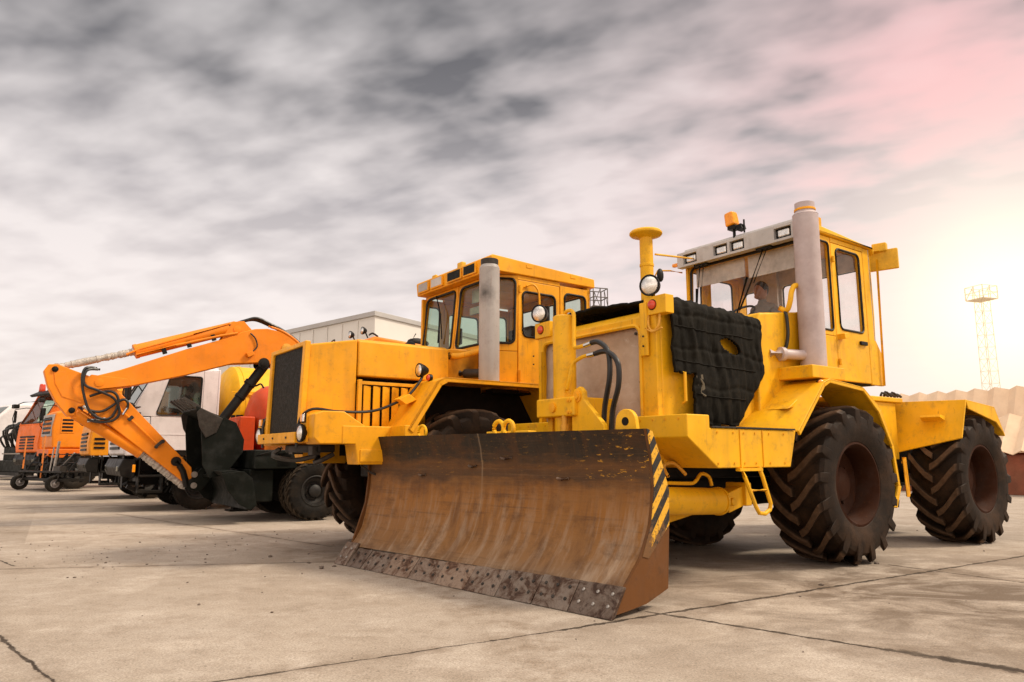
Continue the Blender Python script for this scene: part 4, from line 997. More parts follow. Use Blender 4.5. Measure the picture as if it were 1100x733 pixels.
# roof with fascia vents
m = MB(); m.prism([(-.42, 3.665), (-.40, 3.86), (-.44, 3.885), (-2.27, 3.80), (-2.28, 3.665)], yr - .03, yl + .03, 'y'); rf = m.build('roof', A, T2, bevel=.015)
for (ya, yb, mt) in ((-.95, -.62, 'stack_grey'), (-.56, -.20, 'visor'), (-.08, .32, 'grille'), (.36, .70, 'grille')):
    m = MB(); m.bx(-.412, -.385, ya, yb, 3.69, 3.85); v = m.build('fascia_vent', A, rf, bevel=.004)
    m = MB(); m.bx(-.39, -.380, ya + .03, yb - .03, 3.71, 3.83); m.build('vent_insert', mt, v)
m = MB(); m.box((-.5, .15, 3.93), (.08, .14, .09)); m.box((-.46, -.55, 3.90), (.05, .12, .05)); m.build('roof_lamp', 'plate_yellow', rf, bevel=.02, split=True)
m = MB(); m.bx(-1.1, -1.0, yl + .028, yl + .036, 3.78, 3.82); m.bx(-1.9, -1.8, yl + .028, yl + .036, 3.75, 3.79); m.build('roof_catch', A, rf, split=True)
m = MB(); m.tube([(xt + .03, -.62, 3.62), (xf - .02, -.40, 3.3), (xf + .02, -.28, 2.9)], .009, 6); m.tube([(xf - .02, -.42, 3.32), (xf, -.42, 2.86)], .014, 6); m.build('wiper', 'black', T2)
m = MB(); m.bx(-.75, -.73, .08, .62, 3.40, 3.60); m.bx(-.72, -.68, .10, .55, 3.22, 3.32); m.build('sun_blind', 'sunshade', T2, split=True)
m = MB(); m.bx(-1.75, -1.2, -.3, .3, 2.5, 2.65); m.bx(-1.78, -1.65, -.3, .3, 2.6, 3.15); m.bx(-.9, -.5, -.5, .5, 2.3, 2.66); m.build('seat', 'interior_dark', T2, bevel=.03)
m = MB(); m.sphere((-.15, -.75, 2.78), .16, (.3, 1.3, .75), 14); m.tube([(-.3, -.6, 2.5), (-.2, -.66, 2.8)], .014, 6); m.build('mirror', 'black', T2)
m = MB(); m.bx(-4.5, -2.4, -.9, .9, 1.3, 1.9); m.build('rear_deck', A, T2, bevel=.02)

# ------------------------------------------------------------------ 4. wheeled excavator
EX = thing('wheeled_excavator', 'orange wheeled excavator with folded boom and dark bucket, between amber tractor and white truck', 'excavator', (-4.513, 14.712, 0))
O = 'orange'
mid = lambda: lug_tyre(.545, .27, .29, 24, lug_h=.03, lug_w=.062, sweep=.34)
for wx in (0.0, -2.6):
    for s in (1, -1):
        for yy in (1.115, .80):
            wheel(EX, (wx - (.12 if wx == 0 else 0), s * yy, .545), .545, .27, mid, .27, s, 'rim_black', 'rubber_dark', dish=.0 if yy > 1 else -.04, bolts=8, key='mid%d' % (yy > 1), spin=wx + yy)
m = MB(); m.cyl((-.12, -1, .545), (-.12, 1, .545), .1); m.cyl((-2.6, -1, .545), (-2.6, 1, .545), .1); m.bx(-3.0, .6, -.42, .42, .5, 1.05); m.build('chassis', 'black', EX, bevel=.02)
m = MB(); m.bx(.22, 1.02, -1.1, 1.1, .96, 1.31); m.bx(.60, 1.05, -.95, .95, .36, .955); m.build('front_block', 'dark_green', EX, bevel=.025)
m = MB()
for s in (1, -1): m.bx(.35, .6, s * .62, s * 1.1, 1.0, 1.25); m.tube([(1.0, s * 1.1, 1.2), (.7, s * 1.14, 1.28), (.4, s * 1.14, 1.30)], .012, 6, sm=3)
m.build('lamp_guard', 'black', EX, split=True)
# dozer blade with arms
dz = [(1.62, .98), (1.42, 1.00), (1.24, .97), (1.10, .86), (1.02, .60), (1.0, .36), (1.06, .28), (1.14, .30), (1.12, .58), (1.20, .80), (1.32, .88), (1.52, .90)]
m = MB(); m.prism([(x, z - .05) for x, z in dz], -1.24, 1.24, 'y'); db = m.build('dozer_blade', 'dark_green', EX, bevel=.012)
for s in (1, -1):
    m = MB(); m.prism([(1.62, .90), (1.24, .93), (1.08, .80), (.98, .32), (1.10, .25), (1.30, .36), (1.5, .6)], s * 1.245, s * 1.275, 'y'); m.build('end_plate', 'dark_green', db, bevel=.006)
    m = MB(); m.prism([(1.1, .66), (.5, .80), (.4, .62), (1.05, .45)], s * .4, s * .56, 'y'); m.build('blade_arm', 'dark_green', db, bevel=.01)
# turntable, house, cab
m = MB(); m.cyl((-1.3, 0, 1.04), (-1.3, 0, 1.22), .55, n=32); m.build('turntable', 'black', EX)
m = MB(); m.prism([(.15, 1.24), (.15, 1.6), (-.3, 1.75), (-2.0, 2.1), (-3.1, 2.1), (-3.3, 1.9), (-3.3, 1.24)], -1.2, 1.2, 'y'); m.build('house', O, EX, bevel=.04)
m = MB(); m.prism([(-.85, 1.78), (-.95, 2.6), (-1.1, 3.52), (-1.25, 3.62), (-2.45, 3.54), (-2.6, 3.42), (-2.6, 2.12)], .40, 1.22, 'y'); cb = m.build('cab', O, EX, bevel=.05)
m = MB(); m.prism([(-1.02, 1.95), (-1.22, 3.36), (-2.45, 3.33), (-2.45, 2.3)], 1.223, 1.232, 'y'); m.build('cab_window', 'glass_dark', cb)
m = MB(); m.hull([V(-.835, .46, 1.95), V(-.835, 1.16, 1.95), V(-1.06, 1.16, 3.40), V(-1.06, .46, 3.40)], [V(-.86, .46, 1.95), V(-.86, 1.16, 1.95), V(-1.08, 1.16, 3.40), V(-1.08, .46, 3.40)]); m.build('windscreen', 'glass_dark', cb)
for y in (.50, 1.12):
    m = MB(); m.cyl((-1.12, y, 3.58), (-1.06, y, 3.70), .015, n=8); m.build('lamp_stem', 'black', cb)
    round_lamp(cb, (-1.0, y, 3.72), (1, 0, 0), .075, name='work_lamp', depth=.09)
m = MB(); m.tube([(-.98, -.3, 3.6), (-1.0, -.34, 3.72), (-1.0, -.5, 3.70)], .015, 6, sm=3); m.tube([(-1.2, 1.0, 3.66), (-1.28, 1.0, 3.71), (-1.4, 1.0, 3.65)], .02, 6, sm=3); m.tube([(-2.2, .9, 3.58), (-2.34, .9, 3.82)], .012, 6); m.sphere((-2.5, .72, 3.66), .17, (1.6, .4, .6), 12); m.build('roof_fittings', 'black', cb)
# boom, stick, bucket: side outlines given real width
bt = [(3.62, 2.56), (3.17, 2.72), (2.12, 3.18), (1.41, 3.46), (1.1, 3.62), (.86, 3.70), (.62, 3.73), (.35, 3.70), (.1, 3.58), (-.10, 3.42), (-.5, 2.75), (-.75, 2.0), (-.7, 1.6)]
bb = [(-.30, 1.6), (-.28, 2.0), (.02, 2.55), (.35, 2.92), (.55, 3.02), (.73, 3.03), (1.26, 2.97), (2.09, 2.69), (3.07, 2.41), (3.50, 2.34), (3.61, 2.40), (3.66, 2.48)]
m = MB(); m.prism(bt + bb, -.16, .16, 'y'); boom = m.build('boom', O, EX, bevel=.018)
def pinb(par, x, z, w, r, mt='orange'):
    m = MB()
    for s in (1, -1): m.lathe([(r, 0), (r, .02), (r * .62, .025), (r * .62, .04), (r * .3, .045), (0, .045)], (x, s * w, z), (0, s, 0), 18)
    return m.build('pin_boss', mt, par, split=True)
pinb(boom, 3.49, 2.47, .16, .12); pinb(boom, .22, 3.36, .16, .10, 'brass'); pinb(boom, .66, 3.02, .16, .11, 'black')
m = MB()
for s in (1, -1):
    m.prism([(3.72, 2.50), (3.62, 2.60), (3.05, 2.56), (3.0, 2.44), (3.5, 2.35), (3.66, 2.38)], s * .162, s * .19, 'y')
m.build('tip_plate', O, boom, bevel=.008, split=True)
m = MB(); m.box((.95, .20, 3.18), (.14, .08, .10), rot=(0, .5, 0)); m.build('boom_lamp', O, boom, bevel=.015)
MB().tube([(.92, .20, 3.22), (.82, .19, 3.34), (.86, .19, 3.5), (.96, .18, 3.60)], .014, 6, sm=4).build('cable', 'hose', boom)
sk = [(4.32, 2.63), (4.26, 2.74), (4.13, 2.75), (3.65, 2.58), (3.23, 2.40), (1.87, .99), (1.84, .77), (2.01, .74), (3.54, 1.95), (3.66, 2.06), (3.77, 2.04), (3.81, 1.88), (3.92, 1.87), (4.10, 2.10), (4.24, 2.36)]
m = MB(); m.prism(sk, -.135, .135, 'y'); stick = m.build('stick', O, EX, bevel=.015)
m = MB()
for s in (1, -1): m.prism([(4.18, 2.66), (4.0, 2.62), (3.86, 2.3), (3.72, 2.1), (4.02, 2.2), (4.14, 2.42)], s * .136, s * .146, 'y')
m.build('stick_plate', O, stick, bevel=.004, split=True)
pinb(stick, 4.16, 2.66, .135, .05, 'black'); pinb(stick, 3.86, 1.97, .135, .05, 'black')
m = MB(); m.box((2.45, .16, 1.42), (.16, .06, .05), rot=(0, .8, 0)); m.cyl((2.40, .14, 1.46), (2.40, .20, 1.46), .035, n=10); m.cyl((2.5, .14, 1.36), (2.5, .20, 1.36), .03, n=10); m.box((2.95, .16, 1.86), (.10, .05, .06), rot=(0, .8, 0)); m.build('pipe_clamp', 'worn_steel', stick, bevel=.006)
for s in (1, -1):
    MB().tube([(3.15, s * .15, 2.08), (3.10, s * .17, 1.98), (2.98, s * .16, 1.88), (2.5, s * .16, 1.42)], .018, 7, sm=3).build('steel_pipe', O, stick)
def ram(par, p0, p1, p2, r, rr, cmat, rodmat='wrap', eye=.09):
    """barrel from p0 to p1, wrapped rod on to p2"""
    p0, p1, p2 = V(*p0), V(*p1), V(*p2)
    m = MB(); m.cyl(p0, p1, r, n=20); d = (p1 - p0).normalized(); m.lathe([(r, 0), (r * 1.08, .005), (r * 1.08, .06), (r * .8, .07), (0, .07)], p1, d, 20)
    m.cyl(p0 + V(0, -.09, 0), p0 + V(0, .09, 0), eye, n=16)
    o = m.build('ram', cmat, par)
    mm = MB(); mm.cyl(p2 + V(0, -.08, 0), p2 + V(0, .08, 0), eye * .8, n=16); n = 60; pts = [p1.lerp(p2, k / n) for k in range(n + 1)]
    mm.tube(pts, lambda t: rr * (1 + (.30 * noise.noise((t * 21, p0.x, 1)) + .22 * noise.noise((t * 55, 3, p0.z)) if rodmat == 'wrap' else 0)), 14); mm.build('piston_rod', rodmat, o)
    return o
r1 = ram(EX, (1.20, 0, 3.72), (2.90, 0, 3.10), (4.14, 0, 2.70), .125, .062, O); pinb(boom, 1.2, 3.66, .10, .12)
m = MB()
for s in (1, -1): m.prism([(1.5, 3.40), (.9, 3.66), (1.08, 3.84), (1.3, 3.80)], s * .10, s * .13, 'y')
m.build('ram_bracket', O, boom, bevel=.01, split=True)
r2 = ram(EX, (3.80, 0, 1.93), (2.76, 0, 1.29), (1.96, 0, .66), .105, .075, O)
MB().tube([(1.35, .10, 3.76), (2.0, .12, 3.48), (2.9, .12, 3.12), (3.1, .14, 3.0)], .02, 7).build('ram_pipe', O, r1)
MB().tube([(2.95, .17, 3.0), (2.3, .17, 3.24), (1.5, .17, 3.5), (1.2, .16, 3.58)], .025, 7).build('ram_pipe', O, r1)
m = MB()
for t in (.15, .42, .68): m.box(tuple(V(1.4, .15, 3.54).lerp(V(3.0, .15, 2.92), t)), (.07, .06, .12), rot=(0, .35, 0))
m.build('pipe_clamp', 'black', r1, split=True)
# hoses over the boom crown and looping at the stick
for dy in (-.06, .02, .10):
    MB().tube([(1.35, dy, 3.72), (1.05, dy, 3.86), (.82, dy, 3.92 + dy * .1), (.55, dy, 3.84), (.25, dy, 3.72), (-.05, dy, 3.52), (-.3, dy, 3.2)], .026, 8, sm=6).build('hydraulic_hose', 'hose', boom)
MB().tube([(.6, .14, 3.78), (.3, .15, 3.70), (0, .15, 3.52), (-.2, .15, 3.3)], .025, 8, sm=4).build('ram_pipe', O, boom)
MB().tube([(.22, .17, 3.36), (.05, .18, 3.22), (.02, .18, 3.05)], .03, 7, sm=4).build('steel_pipe', 'chrome', boom)
for k, p in enumerate(([(3.55, .16, 2.72), (3.72, .22, 2.70), (3.76, .24, 2.50), (3.70, .24, 2.2), (3.60, .24, 1.96), (3.43, .22, 1.84), (3.26, .20, 1.87), (3.17, .19, 2.12), (3.22, .19, 2.28), (3.36, .19, 2.32), (3.62, .2, 2.22)],
                       [(3.5, .16, 2.70), (3.70, .24, 2.66), (3.72, .26, 2.42), (3.5, .25, 2.32), (3.25, .22, 2.2), (3.14, .2, 1.98), (3.22, .2, 1.82), (3.45, .2, 1.78), (3.62, .18, 1.82)],
                       [(3.62, .2, 1.98), (3.4, .2, 1.97), (3.12, .18, 2.18), (3.02, .18, 2.14), (3.02, .17, 2.02)])):
    MB().tube(p, .023, 8, sm=6).build('hydraulic_hose', 'hose', stick)
m = MB(); m.cyl((3.62, .16, 1.80), (3.35, .17, 1.84), .03, n=8); m.cyl((3.5, .16, 1.9), (3.7, .16, 2.05), .028, n=8); m.cyl((3.02, .17, 2.04), (3.08, .17, 1.92), .024, n=8); m.build('hose_ferrule', 'chrome', stick, split=True)
# links and bucket
for s in (1, -1):
    m = MB(); m.tube([(2.15, s * .16, 1.10), (2.02, s * .17, .92), (1.94, s * .17, .64)], .055, 8, sm=2); m.cyl((2.15, s * .14, 1.10), (2.15, s * .2, 1.10), .085, n=16); m.build('bucket_link', 'black', EX)
    m = MB(); m.prism([(1.98, .60), (1.94, .72), (1.70, .98), (1.58, .96), (1.5, .8), (1.7, .56)], s * .17, s * .20, 'y'); m.build('bucket_bracket', 'dark_green', EX, bevel=.01)
    m = MB(); m.cyl((1.83, s * .20, .86), (1.83, s * .235, .86), .055, n=16); m.cyl((1.83, s * .20, .66), (1.83, s * .235, .66), .055, n=16); m.build('pin_boss', 'steel', EX, split=True)
BX = .0
bo = [(1.96, 2.10), (1.50, 1.90), (1.26, 1.80), (1.10, 1.50), (1.11, 1.28), (1.40, .87), (1.66, .81)]
bi = [(1.68, .86), (1.42, .92), (1.16, 1.29), (1.15, 1.49), (1.29, 1.76), (1.53, 1.85), (1.96, 2.03)]
m = MB(); m.prism([(x + BX, z) for x, z in bo + bi], -.62, .62, 'y'); bk = m.build('bucket', 'dark_green', EX, bevel=.008)
for s in (1, -1):
    m = MB(); m.prism([(1.84, 2.03), (1.50, 1.91), (1.25, 1.81), (1.09, 1.50), (1.10, 1.27), (1.39, .86), (1.66, .80), (1.80, 1.03), (1.86, 1.66)], s * .622, s * .65, 'y', f=lambda p: p + V(BX, 0, 0)); m.build('bucket_side', 'dark_green', bk, bevel=.006)
for k in range(5):
    y = -.54 + k * .27
    m = MB(); m.hull([V(1.92, y - .065, 2.02), V(1.92, y + .065, 2.02), V(1.88, y + .065, 2.10), V(1.88, y - .065, 2.10)], [V(2.20, y - .035, 2.22), V(2.20, y + .035, 2.22), V(2.18, y + .035, 2.26), V(2.18, y - .035, 2.26)]); m.build('bucket_tooth', 'worn_steel', bk, bevel=.006)
for s in (1, -1):
    m = MB(); m.prism([(1.90, 2.06), (1.96, 1.98), (1.90, 1.72), (1.78, 1.52), (1.60, 1.62), (1.50, 1.88)], s * .65, s * .68, 'y', f=lambda p: p + V(BX, 0, 0)); m.build('side_cutter', 'worn_steel', bk, bevel=.01)
# dark boom ram reaching down behind the bucket
r3 = ram(EX, (.57, 0, 3.04), (1.02, 0, 2.37), (1.52, 0, 1.62), .098, .09, 'black', 'black', eye=.07)
m = MB(); m.lathe([(.115, -.04), (.115, .04)], (.86, 0, 2.62), (.57, 0, -.82), 18); m.tube([(.9, .09, 2.56), (.8, .2, 2.56), (.72, .24, 2.6), (.66, .24, 2.52)], .018, 6, sm=3); m.build('ram_clamp', 'black', r3)
m = MB(); m.prism([(1.58, 1.66), (1.46, 1.66), (1.2, 1.2), (.9, 1.2), (.9, .98), (1.45, .98)], -.12, .12, 'y'); m.build('ram_post', 'dark_green', EX, bevel=.015)
# ------------------------------------------------------------------ trucks of the row
truck_t = lambda: road_tyre(.52, .28, .28)
def truck(name, label, loc, col, glass, roof=3.22, belt=2.06, front=1.55, grille='corner', wheels=(0, -3.6), rz=HEAD):
    t = thing(name, label, 'truck', loc, rz, 'trucks parked in the row')
    for wx in wheels:
        for s in (1, -1):
            wheel(t, (wx, s * 1.10, .52), .52, .28, truck_t, .27, s, 'rim_black', 'rubber_dark', dish=.02, bolts=10, key='truck', spin=wx)
    m = MB(); m.bx(-6.2, 1.2, .25, .5, .75, 1.0); m.bx(-6.2, 1.2, -.5, -.25, .75, 1.0)
    for wx in wheels: m.cyl((wx, -1, .52), (wx, 1, .52), .09)
    m.bx(-.5, 1.1, -.45, .45, .55, 1.15); m.build('chassis', 'black', t)
    w = 1.22
    xr = -.33
    # cab shell: back, sides with doors, front with raked screen
    m = MB(); m.bx(xr, xr + .05, -w, w, 1.2, roof - .06); m.build('cab_rear', col, t, bevel=.02)
    xs = front - .48 * (roof - belt) / 1.15
    m = MB(); m.hull([V(xs - .02, -w, roof - .10), V(xs - .02, w, roof - .10), V(xr, w, roof - .10), V(xr, -w, roof - .10)], [V(xs - .16, -w + .12, roof), V(xs - .16, w - .12, roof), V(xr + .06, w - .12, roof), V(xr + .06, -w + .12, roof)]); m.build('roof', col, t, bevel=.04)
    for s in (1, -1):
        y = s * w
        def q(pts):
            a = [(x, y, z) for x, z in pts]; return a if s < 0 else [a[1], a[0], a[3], a[2]]
        window(t, q([(.04, belt), (front - .05, belt), (xs - .02, roof - .10), (.04, roof - .10)]), ((.03, .03, .66, .86) if s < 0 else (.34, .03, .97, .86)), .05, col, glass, 'upper_door', .06, .016)
        m = MB(); m.bx(.04, front - .46, y - s * .05, y, 1.32, belt - .005); d = m.build('door', col, t, bevel=.015)
        m = MB(); m.bx(.06, front - .48, y - .001 * s, y + s * .008, 1.66, 1.675); m.build('door_crease', col, d)
        m = MB(); m.box((.22, y + s * .02, 1.92), (.18, .03, .05)); m.build('handle', 'black', d, bevel=.008)
        m = MB(); m.bx(xr + .05, .035, y - s * .05, y, 1.32, roof - .10); m.build('rear_quarter', col, t, bevel=.015)
        m = MB(); m.prism([(front - .455, 1.20), (front - .02, 1.20), (front + .02, 1.5), (front - .04, belt - .01), (front - .455, belt - .01)], y - s * .10, y, 'y'); c = m.build('corner_panel', col, t, bevel=.03)
        if grille == 'corner':
            m = MB()
            for k in range(3): m.box((front - .22, y + s * .008, 1.42 + .12 * k), (.26, .02, .06))
            m.build('corner_vent', 'black', c)
        # fender, step, lamp
        m = MB()
        arch = [(.72, .62), (.66, .92), (.45, 1.14), (0, 1.22), (-.45, 1.14), (-.66, .92), (-.70, .70)]
        for (xa, za), (xb, zb) in zip(arch, arch[1:]):
            qq = [V(xa, s * .90, za), V(xb, s * .90, zb), V(xb, s * 1.27, zb), V(xa, s * 1.27, za)]; n = V(-xa, 0, .4 - za).normalized() * .03
            m.hull(qq, [p + n for p in qq])
        m.build('mudguard', 'black', t)
        m = MB(); m.bx(.75, 1.25, s * .95, s * 1.24, .40, .46); m.bx(.75, 1.25, s * .98, s * 1.24, .74, .79); m.bx(.74, .78, s * .95, s * 1.22, .40, 1.2); m.bx(1.22, 1.25, s * .95, s * 1.22, .40, 1.2); m.build('step', 'black', t, bevel=.01)
        m = MB(); m.tube([(front - .10, y, 2.1), (front + .10, y + s * .14, 2.2), (front + .10, y + s * .16, 2.9), (xs, y, 2.98)], .016, 6, sm=2); ma = m.build('mirror_arm', 'black', t)
        m = MB(); m.box((front + .06, y + s * .19, 2.62), (.09, .2, .48), rot=(0, 0, s * .25)); m.build('mirror', 'black', ma, bevel=.03)
    m = MB(); m.bx(xr, front - .1, -w + .02, w - .02, 1.2, 1.32); m.build('cab_floor', 'interior_dark', t)
    window(t, [(front - .03, -w + .03, belt + .05), (front - .03, w - .03, belt + .05), (xs - .04, w - .06, roof - .12), (xs - .04, -w + .06, roof - .12)], (.04, .05, .96, .93), .05, col, glass, 'windscreen_frame', .10, .022)
    m = MB(); m.prism([(front - .08, 1.20), (front + .02, 1.24), (front + .04, 1.55), (front - .02, belt + .045), (front - .10, belt + .045)], -w + .1, w - .1, 'y'); fp = m.build('front_panel', col, t, bevel=.03)
    m = MB()
    for k in range(5): m.bx(front + .0, front + .055, -.7, .7, 1.34 + k * .11, 1.40 + k * .11)
    m.build('grille', 'black', fp)
    m = MB(); m.prism([(front - .25, .72), (front + .02, .76), (front + .08, .95), (front + .0, 1.14), (front - .25, 1.14)], -1.16, 1.16, 'y'); bp = m.build('bumper', 'black', t, bevel=.03)
    for s in (1, -1):
        m = MB(); m.bx(front + .05, front + .085, s * .80, s * 1.05, .86, .98); m.build('headlight', 'glass_dark', bp, bevel=.02)
    m = MB(); m.bx(-.1, .45, -.9, -.35, 1.3, 1.9); m.bx(-.15, .0, -.9, -.35, 1.8, 2.6); m.bx(-.1, .45, .30, .85, 1.3, 1.9); m.bx(-.15, .0, .3, .85, 1.8, 2.6); m.bx(front - .4, front - .1, -1.1, 1.1, 1.5, 2.08); m.build('seat', 'interior_dark', t, bevel=.03)
    m = MB(); m.tube([(front - .45 + .1 * math.cos(a), .58 + .22 * math.sin(a), 2.12 - .15 * math.cos(a)) for a in [2 * PI * k / 16 for k in range(16)]], .018, 6, closed=True); m.build('steering_wheel', 'black', t)
    random.seed(len(name))
    m = MB()
    for k in range(16):
        x, z = random.uniform(-.2, front - .35), random.uniform(.35, 1.15); y = random.uniform(.5, 1.2)
        m.tube([(x, y, z), (x + random.uniform(-.5, .4), y + random.uniform(-.2, .1), z + random.uniform(-.25, .2)), (x + random.uniform(-.7, .5), y + random.uniform(-.3, .1), max(.3, z - random.uniform(0, .5)))], random.uniform(.02, .05), 6, sm=3)
    for k in range(7): m.box((random.uniform(-.3, front), random.uniform(.5, 1.15), random.uniform(.45, 1.1)), (random.uniform(.1, .4), .12, random.uniform(.06, .25)), rot=(0, random.uniform(-.5, .5), 0))
    m.build('undercarriage_gear', 'black', t)['kind'] = 'stuff'
    for s in (1, -1):
        m = MB(); m.cyl((-1.0, s * .85, .68), (-2.0, s * .85, .68), .27, n=20); m.build('fuel_tank', 'worn_steel' if s > 0 else 'black', t)
    return t
def Tw(x, y, z=0):
    return Vector((3.016, 9.317, 0)) + Matrix.Rotation(HEAD, 3, 'Z') @ Vector((x, y, z))

# 5. white truck with yellow tank
TW = truck('tank_truck', 'white cab truck with big yellow tank body, behind the excavator arm', Tw(3.94, -12.97), 'white', 'glass_dark', roof=3.24, grille='none')
m = MB(); m.lathe([(0, 0), (.6, .02), (1.0, .10), (1.12, .22), (1.12, 4.6), (1.0, 4.72), (0, 4.8)], (-.62, 0, 2.30), (-1, 0, 0), 40); tk = m.build('tank', 'tank_yellow', TW)
m = MB(); m.lathe([(1.121, 0), (1.135, .01), (1.135, .08), (1.121, .09)], (-.95, 0, 2.30), (-1, 0, 0), 40); m.lathe([(1.121, 0), (1.135, .01), (1.135, .08), (1.121, .09)], (-3.2, 0, 2.30), (-1, 0, 0), 40); m.bx(-.9, -5.0, -.6, .6, 1.0, 1.3); m.bx(-.62, -5.2, 1.10, 1.16, 2.68, 2.72); m.bx(-.62, -5.2, 1.10, 1.15, 1.95, 1.99); m.build('tank_band', 'tank_yellow', tk)
m = MB(); m.bx(-.55, -5.4, -1.2, 1.2, 1.02, 1.10); m.bx(-.9, -2.2, .7, 1.18, .55, 1.0); m.bx(-3.9, -5.2, .95, 1.2, .9, 1.0); m.build('subframe', 'black', TW)
m = MB(); m.sphere((1.52, 1.30, 2.27), .09, (1, 1, .8), 10); m.tube([(1.3, 1.2, 2.26), (1.52, 1.30, 2.24), (1.6, 1.5, 2.22)], .02, 6); m.bx(1.30, 1.42, 1.22, 1.27, 1.86, 2.14); m.build('side_marker', 'black', TW)
m = MB(); m.box((1.35, 1.24, .93), (.06, .04, .16)); m.build('marker_lens', 'orange_lens', TW, bevel=.01)
seated_person('driver in dark jacket with lime hi-vis trim at the white truck window', Tw(3.94 + .22, -12.97 + .78, 1.90), HEAD, 'cloth_dark', 'hivis')

# 6. red tank trailer beside it
RT = thing('red_tank_trailer', 'red-orange round tank trailer with a red valve box, beside the yellow tank', 'trailer', Tw(3.10, -10.95), HEAD)
m = MB(); m.lathe([(0, 0), (.35, .03), (.62, .14), (.76, .32), (.80, .5), (.80, 2.4), (.6, 2.6), (0, 2.66)], (.05, -.15, 2.02), (-1, 0, 0), 36); m.build('tank', 'tank_red', RT)
m = MB(); m.bx(.02, .36, -.50, .42, 1.22, 2.06); vb = m.build('valve_box', 'tank_red', RT, bevel=.03)
m = MB(); m.bx(.355, .375, -.40, .06, 1.3, 1.96); m.bx(.355, .375, .12, .36, 1.3, 1.96); m.build('box_door', 'tank_red', vb, bevel=.008)
m = MB(); m.lathe([(.10, 0), (.10, .05), (.05, .06), (0, .06)], (.375, .2, 1.8), (1, 0, 0), 16); m.build('valve_cap', 'tank_red', vb)
m = MB(); m.cyl((.2, -.2, 2.05), (.2, -.2, 2.12), .08, n=14); m.cyl((.3, -.35, 2.05), (.3, -.35, 2.12), .05, n=12); m.build('cap', 'black', vb)
m = MB(); m.bx(-.10, .20, -.74, -.52, 1.25, 2.02); m.build('dark_box', 'grille', RT, bevel=.02)
m = MB(); m.bx(-2.6, .42, -.6, .6, 1.02, 1.2); m.build('frame', 'tank_red', RT, bevel=.015)
for s in (1, -1):
    wheel(RT, (-1.6, s * .85, .52), .52, .28, truck_t, .27, s, 'rim_black', 'rubber_dark', dish=.02, key='truck')
m = MB(); m.cyl((-1.6, -.8, .52), (-1.6, .8, .52), .08); m.bx(-1.9, -1.3, -.5, .5, .6, 1.02); m.bx(.1, .3, -.1, .1, 0, 1.05); m.bx(.0, .4, -.2, .2, 0, .04); m.build('axle', 'black', RT)

# 7-9. yellow and orange trucks farther along the row
YT = truck('yellow_truck', 'yellow cab truck with black corner vents, partly hidden by the excavator stick', Tw(4.05, -18.3), 'truck_yellow', 'glass_dark', roof=3.1)
m = MB(); m.bx(-5.5, -.6, -1.2, 1.2, 1.1, 2.5); m.build('tipper_body', 'truck_yellow', YT, bevel=.03)
OT = thing('bonnet_machine', 'compact orange machine with silver and black grille, between the yellow and red-orange trucks', 'work machine', (-17.35, 27.05, 0), R(-135))
OT.scale = (1.18, 1.18, 1.18)
m = MB(); m.prism([(.02, 1.25), (.06, 1.9), (-.02, 2.36), (-.3, 2.46), (-1.6, 2.52), (-1.6, 1.25)], -.66, .66, 'y'); m.build('bonnet', 'orange', OT, bevel=.06)
m = MB(); lp = m.panel([(.075, -.60, 1.62), (.075, .60, 1.62), (.05, .60, 2.30), (.05, -.60, 2.30)], (.10, .12, .90, .88), .05, .06); gp = m.build('grille_surround', 'stack_grey', OT, bevel=.01)
for k in range(4):
    m = MB(); m.box((.06, 0, 1.74 + k * .14), (.03, .98, .07), rot=(0, -.3, 0)); m.build('grille_slat', 'black', gp)
m = MB(); m.bx(-.55, -.16, .662, .675, 1.72, 2.20); sg = m.build('side_grille', 'orange', OT, bevel=.01)
m = MB()
for k in range(4): m.box((-.35, .678, 1.80 + k * .11), (.30, .012, .06))
m.build('slat', 'black', sg, split=True)
m = MB(); m.prism([(.0, .95), (.12, 1.02), (.12, 1.22), (-.9, 1.22), (-.9, .95)], -.72, .72, 'y'); m.build('front_bumper', 'truck_orange', OT, bevel=.02)
m = MB(); m.prism([(-1.6, 1.3), (-1.7, 2.5), (-1.85, 3.1), (-3.0, 3.1), (-3.0, 1.3)], -.8, .8, 'y'); m.build('cab', 'orange', OT, bevel=.04)
m = MB(); m.bx(-3.4, -.3, -.5, .5, .6, 1.0); m.cyl((-.6, -.8, .52), (-.6, .8, .52), .08); m.cyl((-2.6, -.8, .52), (-2.6, .8, .52), .08); m.build('chassis', 'black', OT)
for wx in (-.6, -2.6):
    for sd in (1, -1): wheel(OT, (wx, sd * .85, .52), .52, .28, truck_t, .27, sd, 'rim_black', 'rubber_dark', dish=.02, key='truck')
RT2 = truck('red_orange_truck', 'red-orange cab truck with two red beacons on its dark roof, leftmost truck of the row', (-19.4, 32.0, 0), 'truck_orange', 'glass_green', roof=3.62, belt=2.22, front=1.6, rz=R(-128))
RT2.scale = (1.1, 1.1, 1.1)
m = MB(); m.prism([(.98, 3.50), (1.28, 3.40), (1.36, 3.48), (1.02, 3.66)], -1.1, 1.18, 'y'); m.build('roof_visor', 'black', RT2, bevel=.03)
m = MB(); m.bx(.0, .85, -1.0, 1.0, 3.63, 3.70); m.build('roof_rack', 'black', RT2, bevel=.02)
for y in (-1.0, -.1): beacon(RT2, (.95, y, 3.62), .12, .34, 'red_lens')
m = MB(); m.box((1.7, 1.25, 3.15), (.2, .22, .14)); m.tube([(1.2, 1.2, 3.3), (1.5, 1.3, 3.34), (1.7, 1.28, 3.2)], .02, 6); m.box((1.75, -1.2, 3.02), (.2, .3, .16)); m.tube([(1.1, -1.1, 3.25), (1.5, -1.2, 3.2), (1.75, -1.2, 3.06)], .02, 6); m.build('mirror', 'black', RT2, bevel=.03, split=True)
